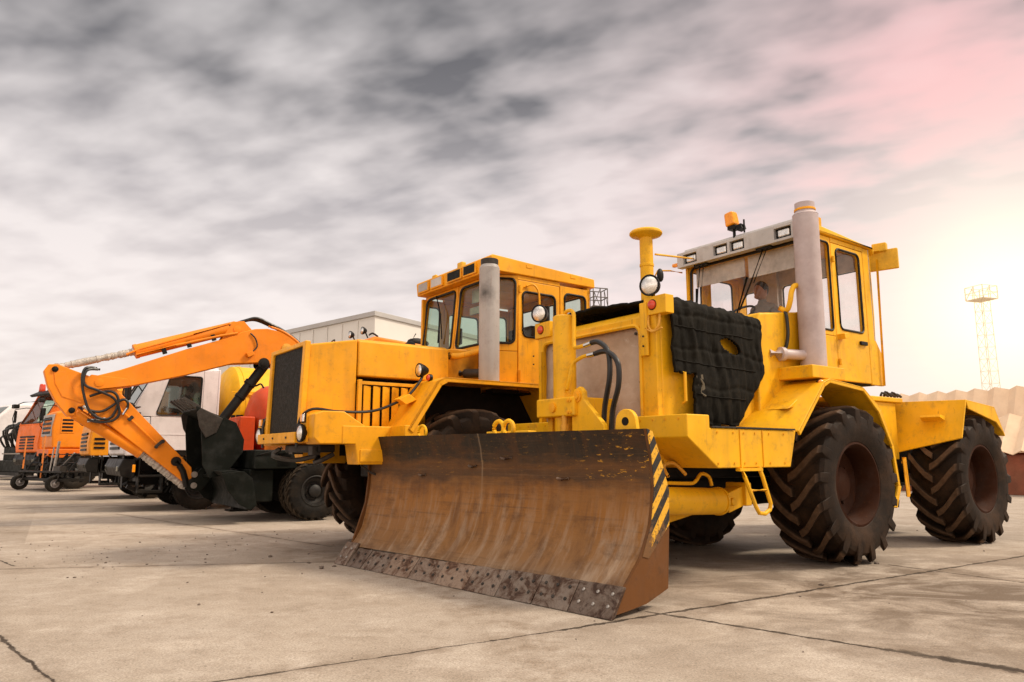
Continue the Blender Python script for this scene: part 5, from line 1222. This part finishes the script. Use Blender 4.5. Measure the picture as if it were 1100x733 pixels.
m = MB(); m.bx(-5.5, -.6, -1.2, 1.2, 1.1, 2.4); m.build('tipper_body', 'truck_orange', RT2, bevel=.03)

# 10. broom / marking frame on castors in front of the orange trucks
BF = thing('castor_frame', 'dark steel attachment frame on two small castor wheels with upright orange poles', 'road attachment', (-16.35, 25.6, 0), R(-125))
m = MB(); m.bx(-.5, .25, -1.7, 1.7, .34, .44); m.bx(-.5, .25, -1.7, 1.7, .62, .68)
for y in (-1.7, -1.0, -.3, .4, 1.0, 1.6): m.bx(-.45, -.38, y, y + .08, .3, 1.3); m.tube([(-.4, y, 1.2), (-.1, y + .1, .9), (.1, y + .1, .5)], .03, 6)
m.tube([(-.4, -1.7, 1.25), (-.4, 1.7, 1.25)], .05, 8); m.tube([(-.2, -1.7, .95), (-.2, 1.7, .95)], .04, 8)
m.bx(-1.3, -.5, -1.6, -1.2, .5, .9); m.bx(-1.3, -.5, 1.2, 1.6, .5, .9)
m.build('frame', 'black', BF, bevel=.008)
def small_tyre():
    m = MB(); m.lathe([(.13, -.07), (.16, -.08), (.24, -.085), (.27, -.06), (.275, 0), (.27, .06), (.24, .085), (.16, .08), (.13, .07)], (0, 0, 0), (0, 1, 0), 26); return m
for y in (-1.36, 1.36):
    wheel(BF, (.30, y, .275), .275, .17, small_tyre, .13, 1, 'stack_grey', 'rubber_dark', dish=.02, bolts=5, key='castor')
    m = MB(); m.tube([(.30, y + .12, .28), (.24, y + .12, .5), (.1, y + .02, .66)], .035, 7); m.tube([(.30, y - .12, .28), (.24, y - .12, .5), (.1, y - .02, .66)], .035, 7); m.build('fork', 'worn_steel', BF, split=True)
for y, z0, z1 in ((-1.45, .75, 1.85), (.05, .4, 1.9)):
    MB().cyl((.2, y, z0), (.2, y + .05, z1), .028, n=8).build('pole', 'wood_orange', BF)
m = MB(); m.cyl((.1, .75, .62), (.05, .85, 1.7), .045, n=10); m.cyl((.1, .45, .62), (.05, .5, 1.5), .025, n=10); m.tube([(.15, .6, .6), (.0, 1.2, .9), (-.1, 1.7, 1.3)], .02, 6); m.build('upright_tube', 'steel', BF, split=True)
m = MB(); m.box((.25, -1.40, 1.12), (.06, .1, .1)); m.box((.25, .1, .9), (.06, .08, .08)); m.box((.1, 1.2, .75), (.2, .5, .2)); m.build('coupling', 'worn_steel', BF, split=True)

# 11. dark rotary machine at the far left, white van behind it
DM = thing('hose_machine', 'dark low machine covered with hoses and one yellow plate at the left edge', 'machine', (-25.2, 37.4, 0), R(-128))
DM.scale = (1.08, 1.08, 1.08)
m = MB(); m.bx(-2.4, .2, -2.0, 1.6, .55, 1.55); m.bx(-.2, .55, -2.0, 1.6, .35, .9); m.bx(-2.2, -.6, -1.6, 1.2, 1.5, 2.0); m.build('body', 'dark_green', DM, bevel=.05)
m = MB(); m.bx(.0, .62, -2.0, 1.6, .20, .36); m.bx(.2, .24, 1.62, 1.66, .6, 1.4); m.build('skid', 'black', DM)
for s in (1, -1): wheel(DM, (-1.6, s * 1.4, .52), .52, .28, truck_t, .27, s, 'rim_black', 'rubber_dark', dish=.02, key='truck')
random.seed(3)
for k in range(22):
    y = -1.9 + k * .17; h = random.uniform(2.0, 2.75)
    MB().tube([(.15, y, 1.45), (.35 + random.uniform(-.1, .3), y + .2, h - .2), (-.2, y + random.uniform(-.3, .5), h), (-.9, y + random.uniform(-.4, .6), h - .2), (-1.3, y, 1.6)], .05, 7, sm=4).build('hydraulic_hose', 'hose', DM)
m = MB(); m.bx(.21, .23, .45, 1.0, 1.28, 1.62); m.build('plate', 'plate_yellow', DM, bevel=.01)
m = MB(); m.bx(.2, .26, -2.0, .4, 1.18, 1.24); m.bx(.22, .28, .9, 1.5, .95, 1.0); m.build('rail', 'steel', DM)
m = MB(); m.cyl((-.4, 1.0, 1.9), (-.4, 1.0, 2.55), .08, n=10); m.sphere((-.4, 1.0, 2.62), .14, seg=12); m.cyl((.1, -.6, 1.5), (.1, -.6, 2.35), .05, n=10); m.build('filler_pipe', 'black', DM)
WV = thing('white_van', 'white van with sloping bonnet, half hidden behind the hose machine', 'van', (-28.5, 42, 0), R(-128))
WV.scale = (1.36, 1.36, 1.36)
m = MB(); m.prism([(2.6, .5), (2.65, 1.6), (2.3, 1.9), (1.6, 2.1), (.8, 2.95), (.4, 3.05), (-3, 3.05), (-3, .5)], -1.1, 1.1, 'y'); m.build('body', 'white', WV, bevel=.12)
m = MB(); m.hull([V(1.63, -.95, 2.13), V(1.63, .95, 2.13), V(.86, .88, 2.90), V(.86, -.88, 2.90)], [V(1.60, -.95, 2.08), V(1.60, .95, 2.08), V(.83, .88, 2.85), V(.83, -.88, 2.85)]); m.build('windscreen', 'glass_dark', WV)
for x in (1.7, -2):
    for s in (1, -1): wheel(WV, (x, s * 1.0, .52), .52, .28, truck_t, .27, s, 'rim_black', 'rubber_dark', dish=.02, key='truck')
# ------------------------------------------------------------------ ground: one concrete apron to the horizon
def ground_mat():
    m, nt, b, out = new_mat('cast_concrete_slabs'); g = G(nt); c = g.coord(); s = g.sep(c)
    wob = g.n('ShaderNodeTexNoise'); g.put(wob.inputs['Vector'], c); wob.inputs['Scale'].default_value = 4.0; wob.inputs['Detail'].default_value = 7; wob.inputs['Roughness'].default_value = .68
    off = g.vmath('SCALE', g.vmath('SUBTRACT', wob.outputs[1], (.5, .5, .5)).outputs[0]); off.inputs['Scale'].default_value = .085
    p = g.vmath('ADD', c, off.outputs[0]).outputs[0]
    p = g.vmath('MULTIPLY', p, (1, 1, 0)).outputs[0]
    def seg(a, bb):
        a = Vector((a[0], a[1], 0)); d = Vector((bb[0], bb[1], 0)) - a
        r = g.vmath('SUBTRACT', p, tuple(a)).outputs[0]
        t = g.math('DIVIDE', g.vmath('DOT_PRODUCT', r, tuple(d)).outputs['Value'], d.length_squared, clamp=True)
        q = g.n('ShaderNodeVectorMath', operation='SCALE'); q.inputs[0].default_value = tuple(d); g.put(q.inputs['Scale'], t)
        return g.vmath('LENGTH', g.vmath('SUBTRACT', r, q.outputs[0]).outputs[0]).outputs['Value']
    cr = None
    wid = g.ramp(g.noise(c, 7, 6, .72), [(.36, .5), (.52, 1.3), (.66, 2.5)])
    segs = [((.35, 5.26), (6.3, 9.05), .021), ((6.3, 9.05), (26, 20.5), .03), ((-2.6, 3.5), (.35, 5.26), .009), ((1.05, 5.85), (2.35, 4.73), .018), ((2.35, 4.73), (3.6, 3.7), .045), ((4.2, 8.3), (6.2, 5.0), .014),
            ((-5.2, 6.85), (-2.40, 4.02), .012), ((-9, 7.4), (-1.9, 8.55), .010), ((-8.3, 15.4), (-2.4, 9.9), .011), ((-1.5, 8.9), (3.2, 12.3), .012), ((-14, 15.5), (-3.5, 21.5), .03), ((-5.5, 8.2), (-18, 20), .012)]
    for a, bb, w in segs:
        k = g.math('DIVIDE', seg(a, bb), g.math('MULTIPLY', wid, w))
        cr = k if cr is None else g.math('MINIMUM', cr, k)
    crack = g.math('MULTIPLY', g.ramp(cr, [(.45, 1), (1.0, 0)]), g.ramp(g.noise(c, 5, 5, .6), [(.25, .55), (.5, 1)]))
    halo = g.math('MULTIPLY', g.ramp(g.math('MULTIPLY', cr, .09), [(.0, .75), (1.0, 0)]), g.ramp(g.noise(c, 2.6, 7, .7), [(.38, .05), (.62, 1)]))
    # slab to slab tone: every cast bay has its own batch of cement
    ru = g.vmath('DOT_PRODUCT', c, (.846, .533, 0)).outputs['Value']; rv = g.vmath('DOT_PRODUCT', c, (-.533, .846, 0)).outputs['Value']
    cu = g.n('ShaderNodeCombineXYZ'); g.put(cu.inputs[0], g.math('FLOOR', g.math('DIVIDE', g.math('SUBTRACT', ru, 3.75), 4.0))); g.put(cu.inputs[1], g.math('FLOOR', g.math('DIVIDE', g.math('SUBTRACT', rv, 4.25), 4.0)))
    wn = g.n('ShaderNodeTexWhiteNoise', noise_dimensions='2D'); g.put(wn.inputs['Vector'], cu.outputs[0])
    base = g.ramp(g.noise(c, .7, 11, .74), [(.30, (.285, .230, .178)), (.5, (.385, .325, .266)), (.70, (.45, .39, .33))])
    base = g.mix(1.0, base, g.ramp(wn.outputs['Value'], [(0, (.86, .85, .84)), (1, (1.12, 1.12, 1.12))]), 'MULTIPLY')
    sw = g.noise(g.map(c, (1.0, 2.6, 1), rot=(0, 0, R(-20))), 2.0, 12, .78, .4)
    base = g.mix(g.ramp(sw, [(.50, 0), (.66, .4)]), base, (.26, .205, .155))
    dust = g.noise(c, 4.5, 12, .80)
    base = g.mix(g.ramp(dust, [(.51, 0), (.63, .4)]), base, (.22, .17, .126))
    pale = g.noise(c, 1.5, 11, .76)
    base = g.mix(g.ramp(pale, [(.51, 0), (.64, .6)]), base, (.50, .435, .37))
    blk = g.noise(c, 19, 8, .75)
    base = g.mix(g.ramp(blk, [(.58, 0), (.66, .55)]), base, (.13, .095, .066))
    # oil and mud stains, denser on the right to paint in vignette darkening
    st = g.noise(g.map(c, (1, 1.4, 1), loc=(3.1, 1.7, 0)), .9, 8, .7, .8)
    rr = g.vmath('LENGTH', g.vmath('MULTIPLY', g.vmath('SUBTRACT', c, (4.2, 6.6, 0)).outputs[0], (.22, .30, 0)).outputs[0]).outputs['Value']
    st = g.math('MULTIPLY', g.ramp(st, [(.40, 0), (.56, .9)]), g.ramp(rr, [(.25, 1), (1.05, .12)]))
    base = g.mix(st, base, (.12, .085, .058))
    blot = g.noise(g.map(c, (1.0, 1.6, 1), loc=(.4, 5, 0)), 2.6, 7, .7, .6)
    base = g.mix(g.ramp(blot, [(.64, 0), (.73, .5)]), base, (.13, .095, .062))
    tyre = g.math('ABSOLUTE', g.math('SUBTRACT', g.vmath('LENGTH', g.vmath('MULTIPLY', g.vmath('SUBTRACT', c, (-9.0, 2.5, 0)).outputs[0], (1, 1, 0)).outputs[0]).outputs['Value'], 9.4))
    tm = g.math('MULTIPLY', g.ramp(tyre, [(.12, .55), (.34, 0)]), g.ramp(g.noise(c, 4.5, 7, .7), [(.42, 0), (.62, 1)]))
    base = g.mix(tm, base, (.20, .145, .10))
    agg = g.noise(c, 70, 8, .85)
    base = g.mix(1.0, base, g.ramp(agg, [(.34, .45), (.5, 1.0), (.64, 1.45)]), 'MULTIPLY')
    pits = g.ramp(g.noise(c, 46, 6, .7), [(.62, 0), (.66, .75)])
    base = g.mix(pits, base, (.10, .075, .055))
    base = g.mix(g.math('MULTIPLY', halo, .75), base, (.15, .105, .07))
    base = g.mix(crack, base, (.045, .032, .022))
    g.put(b.inputs['Base Color'], base)
    b.inputs['Roughness'].default_value = .85; b.inputs['Specular IOR Level'].default_value = .25
    h = g.math('SUBTRACT', g.math('ADD', g.math('MULTIPLY', agg, .10), g.math('MULTIPLY', dust, .35)), g.math('MULTIPLY', crack, 1.6))
    g.put(b.inputs['Normal'], g.bump(h, .55, .02))
    return m
m = MB(); m.face([(-900, -300, 0), (900, -300, 0), (900, 1500, 0), (-900, 1500, 0)])
gd = m.build('ground', ground_mat()); struct(gd)
# loose grit on the slabs
random.seed(11)
mb = MB()
def grit(x, y, r):
    mt = Matrix.Translation((x, y, r * .35)) @ Matrix.Rotation(random.uniform(0, 6), 4, 'Z') @ Matrix.Diagonal((r * random.uniform(.8, 1.5), r, r * random.uniform(.5, .8), 1))
    v = bmesh.ops.create_icosphere(mb.bm, subdivisions=1, radius=1, matrix=mt)['verts']
    for q in v: q.co += Vector((random.uniform(-.2, .2), random.uniform(-.2, .2), random.uniform(-.1, .1))) * r
for k in range(260):
    if random.random() < .62: x, y = random.gauss(-4.2, 2.2), random.gauss(9.2, 1.1)
    else: x, y = random.uniform(-9, 7), random.uniform(4.4, 14)
    grit(x, y, random.choice((.005, .006, .007, .009, .012)))
for x, y, r in ((-2.05, 8.0, .035), (-2.55, 6.1, .014), (-2.3, 8.4, .02), (4.1, 8.35, .03), (1.0, 5.9, .02), (-2.9, 8.9, .026), (-1.95, 8.15, .018), (2.9, 7.0, .02)): grit(x, y, r)
gr_ = mb.build('grit', 'stone', ang=20); tag(gr_, 'dark loose grit and pebbles scattered over the concrete', 'grit', kind='stuff')

# ------------------------------------------------------------------ pale shed behind the row
SH = thing('shed', 'large pale flat sided shed with grey roof edge, far behind the excavator', 'building', (0, 0, 0), 0)
c0 = V(-9.73, 50, 0); cl = V(-27, 65.6, 0); cr_ = V(4.5, 72.5, 0); cb = cl + cr_ - c0; Hh = 11.0
m = MB(); m.hull([c0, cr_, cb, cl], [p + V(0, 0, Hh) for p in (c0, cr_, cb, cl)]); m.build('wall', 'shed', SH)
ctr = (c0 + cb) / 2
def outp(p, k): return ctr + (p - ctr) * k
m = MB(); m.hull([outp(p, 1.012) + V(0, 0, Hh + .01) for p in (c0, cr_, cb, cl)], [outp(p, 1.012) + V(0, 0, Hh + .36) for p in (c0, cr_, cb, cl)]); m.build('roof', 'shed_roof', SH, bevel=.03)
m = MB()
for k in range(1, 12):
    p = c0.lerp(cl, k / 12); d = (cl - c0).normalized(); n = V(-d.y, d.x, 0)
    if n.dot(ctr - c0) > 0: n = -n
    m.hull([p + n * .02, p + d * .06 + n * .02, p + d * .06 + n * .08, p + n * .08], [q + V(0, 0, Hh - .1) for q in (p + n * .02, p + d * .06 + n * .02, p + d * .06 + n * .08, p + n * .08)])
m.build('cover_strip', 'shed', SH, split=True)
# ------------------------------------------------------------------ yard wall and corrugated sheet stacks on the right
BW = MB(); BW = BW.prism([(-18.35, 0), (-17.95, 0), (-17.95, 1.22), (-18.35, 1.22)], -20, 45, 'y').build('wall', 'concrete_wall', None, bevel=.02)
BW.location = (3.016, 9.317, 0); BW.rotation_euler = (0, 0, HEAD)
tag(BW, 'low red-brown yard wall under the corrugated sheets, right edge', 'wall')
def folded(name, label, y0, y1, xa, za, xb, zb, per, amp, phase=0.0):
    mb = MB(); n = int((y1 - y0) / per * 2); A = []; B = []
    d = V(xb - xa, 0, zb - za).normalized(); nn = V(-d.z, 0, d.x)
    if nn.x < 0: nn = -nn
    for side in (0, 1):
        for k in range(n + 1):
            y = y0 + (k + phase) * per / 2 + .05 * math.sin(k * 2.7); o = nn * (amp / 2 if k % 2 else -amp / 2) - nn * .03 * side
            up = V(0, 0, amp * .5 * (1 if k % 2 else -1))
            (A if not side else B).append((mb.bm.verts.new(V(xa, y, za) + o + up), mb.bm.verts.new(V(xb, y, zb) + o + up)))
    for L, fl in ((A, 0), (B, 1)):
        for a, b in zip(L, L[1:]): mb.bm.faces.new((a[0], b[0], b[1], a[1]))
    for i in (0, 1):
        for k in range(n): mb.bm.faces.new((A[k][i], A[k + 1][i], B[k + 1][i], B[k][i]))
    for k in (0, n): mb.bm.faces.new((A[k][0], A[k][1], B[k][1], B[k][0]))
    o = mb.build(name, 'sheet', None, ang=10); o.location = (3.016, 9.317, 0); o.rotation_euler = (0, 0, HEAD)
    return tag(o, label, 'roof sheet', 'corrugated sheets along the wall')
folded('corrugated_sheet', 'lower folded cement sheeting leaning on the red-brown wall, right edge', -5.8, 30, -17.80, 1.30, -18.9, 2.50, .62, .075)
folded('corrugated_sheet', 'taller folded cement sheeting behind the lower sheets, zigzag top edge', -13, 32, -19.6, 1.3, -20.8, 3.55, .66, .075, .4)
SB = MB().prism([(-19.5, 0), (-18.6, 0), (-18.6, 1.3), (-19.5, 1.3)], -12.8, 32, 'y').build('wall', 'concrete_wall', None)
SB.location = (3.016, 9.317, 0); SB.rotation_euler = (0, 0, HEAD); tag(SB, 'rear brown wall carrying the taller corrugated sheets', 'wall')
# ------------------------------------------------------------------ lattice masts
def mast(name, label, x, y, h, w, pw, ph, mat, k_=1.0):
    t = thing(name, label, 'mast', (x, y, 0), .3, 'lattice masts')
    m = MB(); c = [(-w, -w), (w, -w), (w, w), (-w, w)]
    for a, b in c: m.cyl((a, b, 0), (a * .8, b * .8, h), .045 * k_, n=6)
    n = int(h / 1.0)
    for k in range(n):
        z0, z1 = h * k / n, h * (k + 1) / n; s0, s1 = 1 - .2 * k / n, 1 - .2 * (k + 1) / n
        for i in range(4):
            a, b = c[i], c[(i + 1) % 4]
            m.cyl((a[0] * s0, a[1] * s0, z0), (b[0] * s1, b[1] * s1, z1), .026 * k_, n=5); m.cyl((a[0] * s1, a[1] * s1, z1), (b[0] * s1, b[1] * s1, z1), .024 * k_, n=5)
    m.build('lattice', mat, t)
    m = MB()
    q = [(-pw, -pw), (pw, -pw), (pw, pw), (-pw, pw)]
    for zz in (0, ph * .5, ph):
        for i in range(4): m.cyl((*q[i], h + zz), (*q[(i + 1) % 4], h + zz), .045 * k_, n=6)
    for i in range(4):
        m.cyl((*q[i], h), (*q[i], h + ph), .045, n=6); mx = ((q[i][0] + q[(i + 1) % 4][0]) / 2, (q[i][1] + q[(i + 1) % 4][1]) / 2); m.cyl((*mx, h), (*mx, h + ph), .035, n=6); m.cyl((*q[i], h), (*mx, h + ph), .03, n=6)
    m.bx(-pw, pw, -pw, pw, h - .06, h); m.build('platform', mat, t)
    return t
mast('lattice_mast', 'dark lattice mast with railed platform behind the amber tractor cab', 7.3, 60, 13.7, .42, .66, 1.55, 'mast')
mr = mast('lattice_mast', 'pale hazy lattice mast in the bright glow above the corrugated sheets', 40.2, 60, 14.4, .50, .82, 1.1, 'mast_washed', .6)

# ------------------------------------------------------------------ sky
w = bpy.data.worlds.new('World'); scn.world = w; w.use_nodes = True
nt = w.node_tree; nt.nodes.clear(); g = G(nt)
SUN_AZ, SUN_EL = R(92), R(47)
out = nt.nodes.new('ShaderNodeOutputWorld'); bg = nt.nodes.new('ShaderNodeBackground'); nt.links.new(bg.outputs[0], out.inputs[0])
sky = nt.nodes.new('ShaderNodeTexSky'); sky.sky_type = 'NISHITA'; sky.sun_disc = False; sky.sun_elevation = SUN_EL; sky.sun_rotation = SUN_AZ; sky.air_density = 1.4; sky.dust_density = 3.0
d = g.coord('Generated'); s = g.sep(d)
z = g.math('MAXIMUM', s[2], 0.0)
den = g.math('ADD', z, .16)
comb = g.n('ShaderNodeCombineXYZ'); g.put(comb.inputs[0], g.math('DIVIDE', s[0], den)); g.put(comb.inputs[1], g.math('DIVIDE', s[1], den))
pc = comb.outputs[0]
rot = g.map(pc, (1.0, 1.0, 1), rot=(0, 0, R(24)))
n1 = g.noise(g.map(rot, (.72, 1.0, 1), loc=(4.2, 1.3, 0)), 2.0, 4, .46, .10)
n2 = g.noise(g.map(rot, (.85, 1.25, 1), loc=(1.0, 7.7, 0)), 6.5, 3, .42, .10)
n3 = g.noise(g.map(rot, (.35, .5, 1), loc=(9.0, 2.0, 0)), .8, 2, .5)
cl = g.math('ADD', g.math('ADD', g.math('MULTIPLY', n1, .50), g.math('MULTIPLY', n2, .36)), g.math('MULTIPLY', n3, .14))
lit = g.ramp(cl, [(.41, 0), (.50, .5), (.60, 1.0)])
hi = g.ramp(z, [(0, (.96, .87, .815)), (.12, (.96, .87, .83)), (.22, (.92, .83, .80)), (.34, (.84, .77, .75)), (.46, (.68, .63, .62)), (.58, (.50, .475, .47)), (.72, (1.0, .92, .86)), (1, (1.7, 1.55, 1.42))])
lo = g.ramp(z, [(0, (.90, .81, .765)), (.12, (.82, .73, .70)), (.22, (.73, .655, .64)), (.34, (.48, .44, .445)), (.46, (.19, .18, .186)), (.58, (.09, .087, .092)), (.72, (.75, .69, .65)), (1, (1.3, 1.2, 1.1))])  # top stops of both ramps, above the view, raised to add fill light
col = g.mix(lit, lo, hi)
# broad cloud glow round the low sun behind the thin cloud on the right
gd_ = Vector((.572, .800, .172)).normalized()
dp = g.math('MAXIMUM', g.vmath('DOT_PRODUCT', d, tuple(gd_)).outputs['Value'], 0.0)
wide = g.math('MULTIPLY', g.math('POWER', dp, 9.0), .5); mid_ = g.math('POWER', dp, 60.0); core = g.math('POWER', dp, 420.0)
col = g.mix(g.math('MULTIPLY', wide, g.ramp(cl, [(.43, .1), (.55, 1)])), col, (1.0, .62, .59))
pk = Vector((.530, .765, .365)).normalized()
rose = g.math('POWER', g.math('MAXIMUM', g.vmath('DOT_PRODUCT', d, tuple(pk)).outputs['Value'], 0.0), 60.0)
col = g.mix(g.math('MULTIPLY', rose, g.ramp(cl, [(.44, .15), (.56, .75)])), col, (1.02, .50, .50))
col = g.mix(g.math('MULTIPLY', mid_, .92), col, (1.15, 1.0, .84))
col = g.mix(g.math('MULTIPLY', core, .9), col, (1.9, 1.6, 1.05))
# unseen sky behind the camera is brightened as added fill light
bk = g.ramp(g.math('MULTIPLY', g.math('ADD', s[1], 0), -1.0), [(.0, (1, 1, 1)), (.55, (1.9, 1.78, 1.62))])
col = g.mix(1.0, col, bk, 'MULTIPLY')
col = g.mix(1.0, col, (10, 10, 10, 1), 'MULTIPLY')
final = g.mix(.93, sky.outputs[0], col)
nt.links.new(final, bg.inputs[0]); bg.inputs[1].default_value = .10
sl = bpy.data.lights.new('sun', 'SUN'); sl.energy = 3.0; sl.angle = R(12); sl.color = (1.0, .86, .68)
so_ = bpy.data.objects.new('sun', sl); COL.objects.link(so_)
sd = Vector((math.sin(SUN_AZ) * math.cos(SUN_EL), math.cos(SUN_AZ) * math.cos(SUN_EL), math.sin(SUN_EL)))
so_.rotation_euler = (-sd).to_track_quat('-Z', 'Y').to_euler(); so_.location = (30, 10, 40)

# ------------------------------------------------------------------ camera and output
cam = bpy.data.cameras.new('camera'); co = bpy.data.objects.new('camera', cam); COL.objects.link(co)
co.location = (0, 0, 1.2); co.rotation_euler = (R(99.1), 0, 0); cam.sensor_width = 36; cam.lens = 25.2; cam.clip_end = 4000; cam.clip_start = .05
scn.camera = co
vs = scn.view_settings; vs.view_transform = 'Standard'; vs.look = 'None'; vs.exposure = 0.12; vs.gamma = 1.0; vs.use_curve_mapping = False
scn.render.engine = 'CYCLES'; cy = scn.cycles
cy.use_denoising = True; cy.max_bounces = 6; cy.diffuse_bounces = 3; cy.glossy_bounces = 3; cy.transmission_bounces = 4; cy.transparent_max_bounces = 12; cy.caustics_reflective = False; cy.caustics_refractive = False
bpy.context.view_layer.update()
